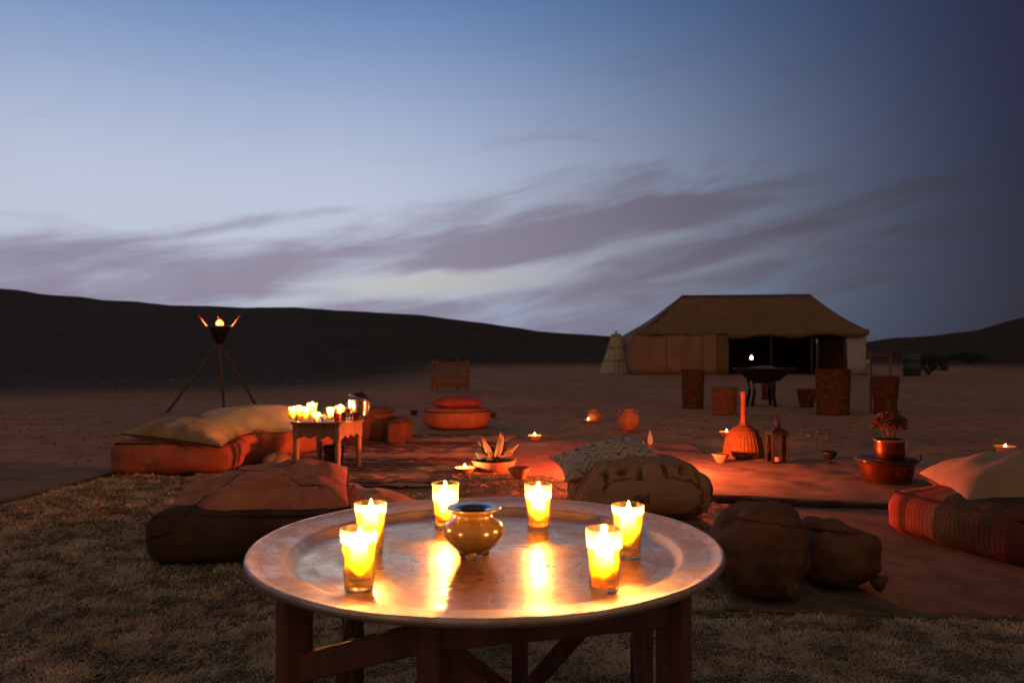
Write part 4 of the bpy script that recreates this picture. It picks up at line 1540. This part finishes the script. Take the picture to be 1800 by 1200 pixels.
# front wall left of the opening: cloth widths hung side by side
xs = [6.75, 7.72, 8.72, 9.75, 10.75, 11.45, 12.15]
for i in range(len(xs) - 1):
    off = .045 * (i % 2)
    za = EZ + (xs[i] - X0) / (X1 - X0) * .3 - .03
    zb = EZ + (xs[i + 1] - X0) / (X1 - X0) * .3 - .03
    sheet('wall_panel', (xs[i] - .02, Y0 + .03 + off, .0), (xs[i + 1] + .02, Y0 + .03 + off, .0), (max(xs[i + 1], X0) + .02, Y0 + .06 + off, zb), (max(xs[i], X0) - .02, Y0 + .06 + off, za),
          canvas_w if i < 5 else canvas, 14, 5, .0, (0, -1, 0), .10)
sheet('side_wall', (X0 + .02, Y1, 0), (X0 + .02, Y0 + .12, 0), (X0 + .02, Y0 + .12, EZ), (X0 + .02, Y1, EZ), canvas_w, 10, 4, 0, (-1, 0, 0), .05)
sheet('side_wall', (X1 - .02, Y1, 0), (X1 - .02, Y0 + .12, 0), (X1 - .02, Y0 + .12, EZ + .24), (X1 - .02, Y1, EZ + .2), canvas_w, 10, 4, 0, (-1, 0, 0), .05)
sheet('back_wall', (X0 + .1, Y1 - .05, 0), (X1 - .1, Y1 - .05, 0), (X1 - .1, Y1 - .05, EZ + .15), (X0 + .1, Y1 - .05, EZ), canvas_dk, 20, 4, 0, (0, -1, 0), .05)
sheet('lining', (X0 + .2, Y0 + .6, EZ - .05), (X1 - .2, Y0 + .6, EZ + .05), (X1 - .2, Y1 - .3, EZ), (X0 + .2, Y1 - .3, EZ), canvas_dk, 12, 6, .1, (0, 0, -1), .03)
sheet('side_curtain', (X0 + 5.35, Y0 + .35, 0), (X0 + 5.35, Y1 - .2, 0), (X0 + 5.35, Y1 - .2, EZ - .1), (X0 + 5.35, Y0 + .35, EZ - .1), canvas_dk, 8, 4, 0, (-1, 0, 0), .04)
# pale flap at the right of the opening
sheet('door_flap', (18.85, Y0 + .05, .0), (19.88, Y0 + .05, .05), (19.9, Y0 + .08, EZ + .05), (18.8, Y0 + .08, EZ + .0), white_cloth, 12, 5, 0, (0, -1, 0), .06)
# scalloped valance over the opening
vs = []
fs = []
n = 64
for i in range(n + 1):
    u = i / n
    x = 12.1 + (X1 + .02 - 12.1) * u
    zt_ = EZ + (x - X0) / (X1 - X0) * .3 + .02
    drop = .28 + .09 * math.sin(u * PI * 5 + .4) + .08 * u + .04 * noise.noise(Vector((x * 2, 0, 0)))
    for yy in (Y0 - .10, Y0 - .06):
        vs.append((x - ox, yy - oy + .03 * math.sin(x * 7), zt_))
        vs.append((x - ox, yy - oy - .03 + .05 * math.sin(x * 7), zt_ - drop))
for i in range(n):
    a = i * 4
    b_ = a + 4
    fs += [(a, a + 1, b_ + 1, b_), (a + 2, b_ + 2, b_ + 3, a + 3), (a + 1, a + 3, b_ + 3, b_ + 1), (a, b_, b_ + 2, a + 2)]
fs += [(0, 2, 3, 1), (n * 4, n * 4 + 1, n * 4 + 3, n * 4 + 2)]
link('valance', vs, fs, canvas, tent, True)
for x in (12.18, 14.6, 16.9, 18.75, 19.93):
    MB().tube([(x - ox, Y0 + .14 - oy, 0), (x - ox, Y0 + .14 - oy, EZ + .05)], .04, 8).build('tent_pole', pole_m, tent, True)
for x, z in ((RX0, RZ - .08), (RX1, RZ - .03)):
    MB().tube([(x - ox, RY - oy, 0), (x - ox, RY - oy, z)], .05, 8).build('ridge_pole', pole_m, tent, True)
MB().tube([(RX0 - ox, RY - oy, RZ - .06), (RX1 - ox, RY - oy, RZ + .01)], .05, 8).build('ridge_beam', pole_m, tent, True)
for (a, b_) in (((X1, Y0, EZ + .25), (X1 + 1.6, Y0 - 1.0, 0)), ((X0, Y0, EZ), (X0 - 1.4, Y0 - .9, 0)), ((X1, Y1, EZ + .2), (X1 + 1.6, Y1 + 1.0, 0))):
    MB().tube([(a[0] - ox, a[1] - oy, a[2]), (b_[0] - ox, b_[1] - oy, b_[2])], .012, 5).build('guy_rope', pole_m, tent, True)

# lamp glowing inside the tent on a low stand
x, y = (1321 - 900) * 44.0 / F, 44.0
t_ = thing('tent_lantern', 'small lantern glowing on a stand inside the dark tent opening', 'lantern', (x, y, 0))
lathe('stand', [(0, 0), (.20, 0), (.20, .04), (.04, .06), (.04, .78), (.16, .80), (.16, .83), (0, .83)], iron, t_, 20)
lathe('flame', flame_prof(.26, .11), flame_mat('lantern_glow', (1.0, .62, .40), 6), t_, 16, loc=(0, 0, .86))
lathe('cap', [(0, 1.14), (.13, 1.12), (.12, 1.15), (.03, 1.24), (0, 1.25)], iron, t_, 16)
for k in range(4):
    a = k * PI / 2 + .6
    MB().tube([(.13 * math.cos(a), .13 * math.sin(a), .83), (.12 * math.cos(a), .12 * math.sin(a), 1.13)], .008, 5).build('wire', iron, t_, True)
light('lantern_light', (0, 0, 1.0), 4, FIRE, .1, t_)

# pale conical reed tent
reed = mat('pale_reed', (.66, .57, .44), (.48, .40, .30), vs=3, bump=.8, bs=10, bd=.05, stretch=(4, 4, .5))
x, y = (1083 - 900) * 46.0 / F, 46.0
t_ = thing('reed_cone_tent', 'narrow pale conical reed tent beside the left end of the big tent', 'tent', (x, y, 0))
n = 44
prof_c = [(1.0, 0), (.92, .25), (.76, .75), (.60, 1.25), (.45, 1.75), (.34, 2.15), (.27, 2.42)]
vs = []
for (r, z) in prof_c:
    for j in range(n):
        a = 2 * PI * j / n
        r_ = r * (1 + (.04 if j % 2 else -.02)) + .03 * noise.noise(Vector((math.cos(a) * 2, math.sin(a) * 2, z)))
        vs.append((r_ * math.cos(a), r_ * math.sin(a), z + (0 if z < 2.4 else .03 * (j % 3))))
fs = []
for i in range(len(prof_c) - 1):
    for j in range(n):
        fs.append((i * n + j, i * n + (j + 1) % n, (i + 1) * n + (j + 1) % n, (i + 1) * n + j))
link('reed_wall', vs, fs, reed, t_, False)
for z, r in ((.8, .77), (1.6, .52), (2.3, .33)):
    MB().tube([(r * math.cos(a), r * math.sin(a), z) for a in np.linspace(0, 2 * PI, 28, endpoint=False)], .02, 5, True).build('binding', pole_m, t_, True)
for a in (.3, 2.4, 4.4):
    MB().tube([(.9 * math.cos(a), .9 * math.sin(a), 0), (-.10 * math.cos(a), -.10 * math.sin(a), 2.62)], .022, 6).build('pole', pole_m, t_, True)

# ------------------------------------------------------------------ brazier and stools before the tent
x, y = (1343 - 900) * 14.6 / F, 14.6
t_ = thing('brazier', 'wide black fire bowl on three legs before the tent opening', 'brazier', (x, y, 0))
lathe('bowl', [(0, .44), (.16, .44), (.30, .50), (.42, .60), (.53, .69), (.60, .72), (.60, .735), (.52, .715), (.40, .63), (0, .52)], iron, t_, 48)
for a in (R(-70), R(170), R(50), R(-150)):
    MB().tube([(.30 * math.cos(a), .30 * math.sin(a), .52), (.27 * math.cos(a), .27 * math.sin(a), .28), (.33 * math.cos(a), .33 * math.sin(a), 0)], [.035, .03, .03], 8).build('leg', iron, t_, True)
lathe('ash_heap', [(0, .79), (.2, .765), (.36, .70), (.44, .66)], mat('grey_ash', (.24, .19, .16), (.12, .10, .08), vs=8, bump=1, bs=30), t_, 28, wob=.2)


def stool(px, py, w_, h_, label, taper=.92, basket=False, m=None):
    x, y, _ = at(px, py)
    t_ = thing('wicker_stool', label, 'stool', (x, y, 0), group='wicker stools around the brazier')
    r = w_ / 2
    pr = [(0, 0), (r * taper, 0)]
    k = 9
    for i in range(k):
        f = (i + .5) / k
        rr_ = r * (taper + (1 - taper) * math.sin(PI * f * .5))
        pr += [(rr_, h_ * (i + .1) / k), (rr_ + .012, h_ * (i + .5) / k), (rr_, h_ * (i + .9) / k)]
    pr += [(r, h_ - .005), (r * .95, h_), (r * .5, h_ + (.01 if not basket else -.06)), (0, h_ + (.015 if not basket else -.08))]
    lathe('wicker_body', pr, m or wicker, t_, 30)
    MB().tube([(r * math.cos(a), r * math.sin(a), h_) for a in np.linspace(0, 2 * PI, 30, endpoint=False)], .018, 6, True).build('rim', m or wicker, t_, True)
    MB().tube([(r * taper * math.cos(a), r * taper * math.sin(a), .018) for a in np.linspace(0, 2 * PI, 30, endpoint=False)], .018, 6, True).build('base_ring', m or wicker, t_, True)
    return t_


stool(1218, 717, .40, .70, 'tall dark wicker stool left of the brazier, before the tent wall')
stool(1273, 728, .40, .43, 'low reddish wicker stool between the tall left stool and the brazier', m=mat('wicker_red', (.22, .10, .06), (.14, .06, .035), vs=14, bump=.8, bs=30, bd=.02))
stool(1464, 728, .53, .73, 'broad barrel shaped wicker stool right of the brazier')
stool(1418, 716, .34, .33, 'small low basket stool between the brazier and the broad barrel stool', .6, True)
stool(1351, 702, .30, .34, 'small dark wicker stool half hidden under the brazier')
# chair right
x, y, _ = at(1556, 726)
t_ = thing('wicker_chair', 'dark wicker chair with two tall thin back posts, rightmost of the seats', 'chair', (x, y, 0))
for sx in (-1, 1):
    MB().tube([(sx * .17, .15, 0), (sx * .175, .17, 1.06)], .016, 8).build('back_post', pole_m, t_, True)
MB().tube([(-.172, .165, .98), (.172, .165, .98)], .012, 8).build('back_rail', pole_m, t_, True)
lathe('wicker_seat', [(0, 0), (.18, 0), (.19, .02), (.175, .15), (.20, .30), (.21, .50), (.215, .58), (.2, .62), (0, .63)], wicker, t_, 30)
MB().tube([(.212 * math.cos(a), .212 * math.sin(a), .58) for a in np.linspace(0, 2 * PI, 30, endpoint=False)], .016, 6, True).build('seat_rim', wicker, t_, True)

# wooden frame chairs in the distance
x, y, _ = at(793, 686)
t_ = thing('slatted_bench', 'dim wooden bench with a slatted back beyond the drum pouf', 'bench', (x, y, 0), R(3))
wood_dim = mat('dim_wood', (.24, .15, .09), (.15, .09, .055), vs=4, bump=.4, bs=20)
for sx in (-.55, -.40, .17, .50):
    MB().bevbox((sx, .22, .46), (.045, .045, .92), .006).build('back_post', wood_dim, t_)
for sx in (-.55, .50):
    MB().bevbox((sx, -.18, .25), (.045, .045, .50), .006).build('front_leg', wood_dim, t_)
for k in range(8):
    MB().bevbox((-.30 + .11 * k, .19, .58), (.07, .018, .42), .003).build('slat', wood_dim, t_)
MB().bevbox((-.02, .185, .80), (1.10, .03, .05), .004).build('top_rail', wood_dim, t_)
MB().bevbox((-.02, 0, .42), (1.12, .42, .035), .006).build('seat', wood_dim, t_)
MB().bevbox((-.02, -.19, .22), (1.02, .03, .30), .006).build('front_board', wood_dim, t_)

# far right: teal barrel, dark bushes, white stone
x, y = (1603 - 900) * 40.0 / F, 40.0
t_ = thing('teal_barrel', 'faded teal barrel standing left of the dark bush at far right', 'barrel', (x, y, ground_height(x, y)))
teal = mat('teal_paint', (.04, .075, .065), (.03, .05, .045), rough=.6, vs=4, bump=.2)
lathe('body', [(0, 0), (.40, 0), (.42, .03), (.42, .40), (.44, .42), (.44, .46), (.42, .48), (.42, .84), (.44, .86), (.44, .9), (.42, .92), (.42, 1.18), (.40, 1.2), (0, 1.19)], teal, t_, 28)
lathe('cap', [(0, 1.19), (.06, 1.19), (.06, 1.23), (0, 1.235)], iron, t_, 12, loc=(.2, 0, 0))


def bush(px, d, w_, h_, label, n=1500, seed=1):
    x = (px - 900) * d / F
    z0 = ground_height(x, d)
    t_ = thing('desert_bush', label, 'bush', (x, d, z0))
    rg = random.Random(seed)
    mb = MB()
    for k in range(12):
        a = rg.uniform(0, 2 * PI)
        mb.tube([(0, 0, -.03), (w_ * .2 * math.cos(a), w_ * .2 * math.sin(a), h_ * .4), (w_ * .4 * math.cos(a), w_ * .4 * math.sin(a), h_ * rg.uniform(.5, .9))], [.03, .02, .008], 5)
    mb.build('branch', brown_dark, t_)
    mb = MB()
    for k in range(n):
        a = rg.uniform(0, 2 * PI)
        e = rg.uniform(-.1, 1)
        q = rg.uniform(.4, 1) ** .5 * (1 + .35 * noise.noise(Vector((math.cos(a) * 2, math.sin(a) * 2, e * 2 + seed))))
        s_ = math.sqrt(max(0, 1 - e * e))
        c_ = Vector((w_ / 2 * q * math.cos(a) * s_, w_ / 2 * q * math.sin(a) * s_, max(.03, h_ * .25 + h_ * .7 * q * e)))
        dv = Vector((rg.uniform(-1, 1), rg.uniform(-1, 1), rg.uniform(-.5, 1))).normalized() * .13
        sd = dv.cross(Vector((rg.uniform(-1, 1), rg.uniform(-1, 1), rg.uniform(-1, 1)))).normalized() * .035
        mb.add([c_ - sd, c_ + sd, c_ + dv], [(0, 1, 2)])
    f_ = mb.build('foliage', leaf_green, t_)
    f_['kind'] = 'stuff'
    return t_


leaf_green = mat('bush_leaf', (.05, .07, .045), (.03, .045, .03), vs=3, bump=0)
bush(1632, 43, 2.1, 1.25, 'dark low bush right of the teal barrel at far right', seed=2)
bush(1700, 58, 3.2, 1.0, 'low wide bush at the foot of the right hand dune', seed=4)
x, y = (1525 - 900) * 41.0 / F, 41.0
t_ = thing('white_lamp', 'small pale lamp hanging from a post just outside the right corner of the tent', 'lamp', (x, y, ground_height(x, y)))
MB().tube([(.22, 0, 0), (.22, 0, .95), (.02, 0, 1.0)], .025, 6).build('post', pole_m, t_, True)
lathe('globe', [(0, .62), (.07, .64), (.10, .72), (.07, .80), (.02, .83), (0, .98)], mat('white_glass', (.8, .78, .72), rough=.3, bump=0), t_, 16)
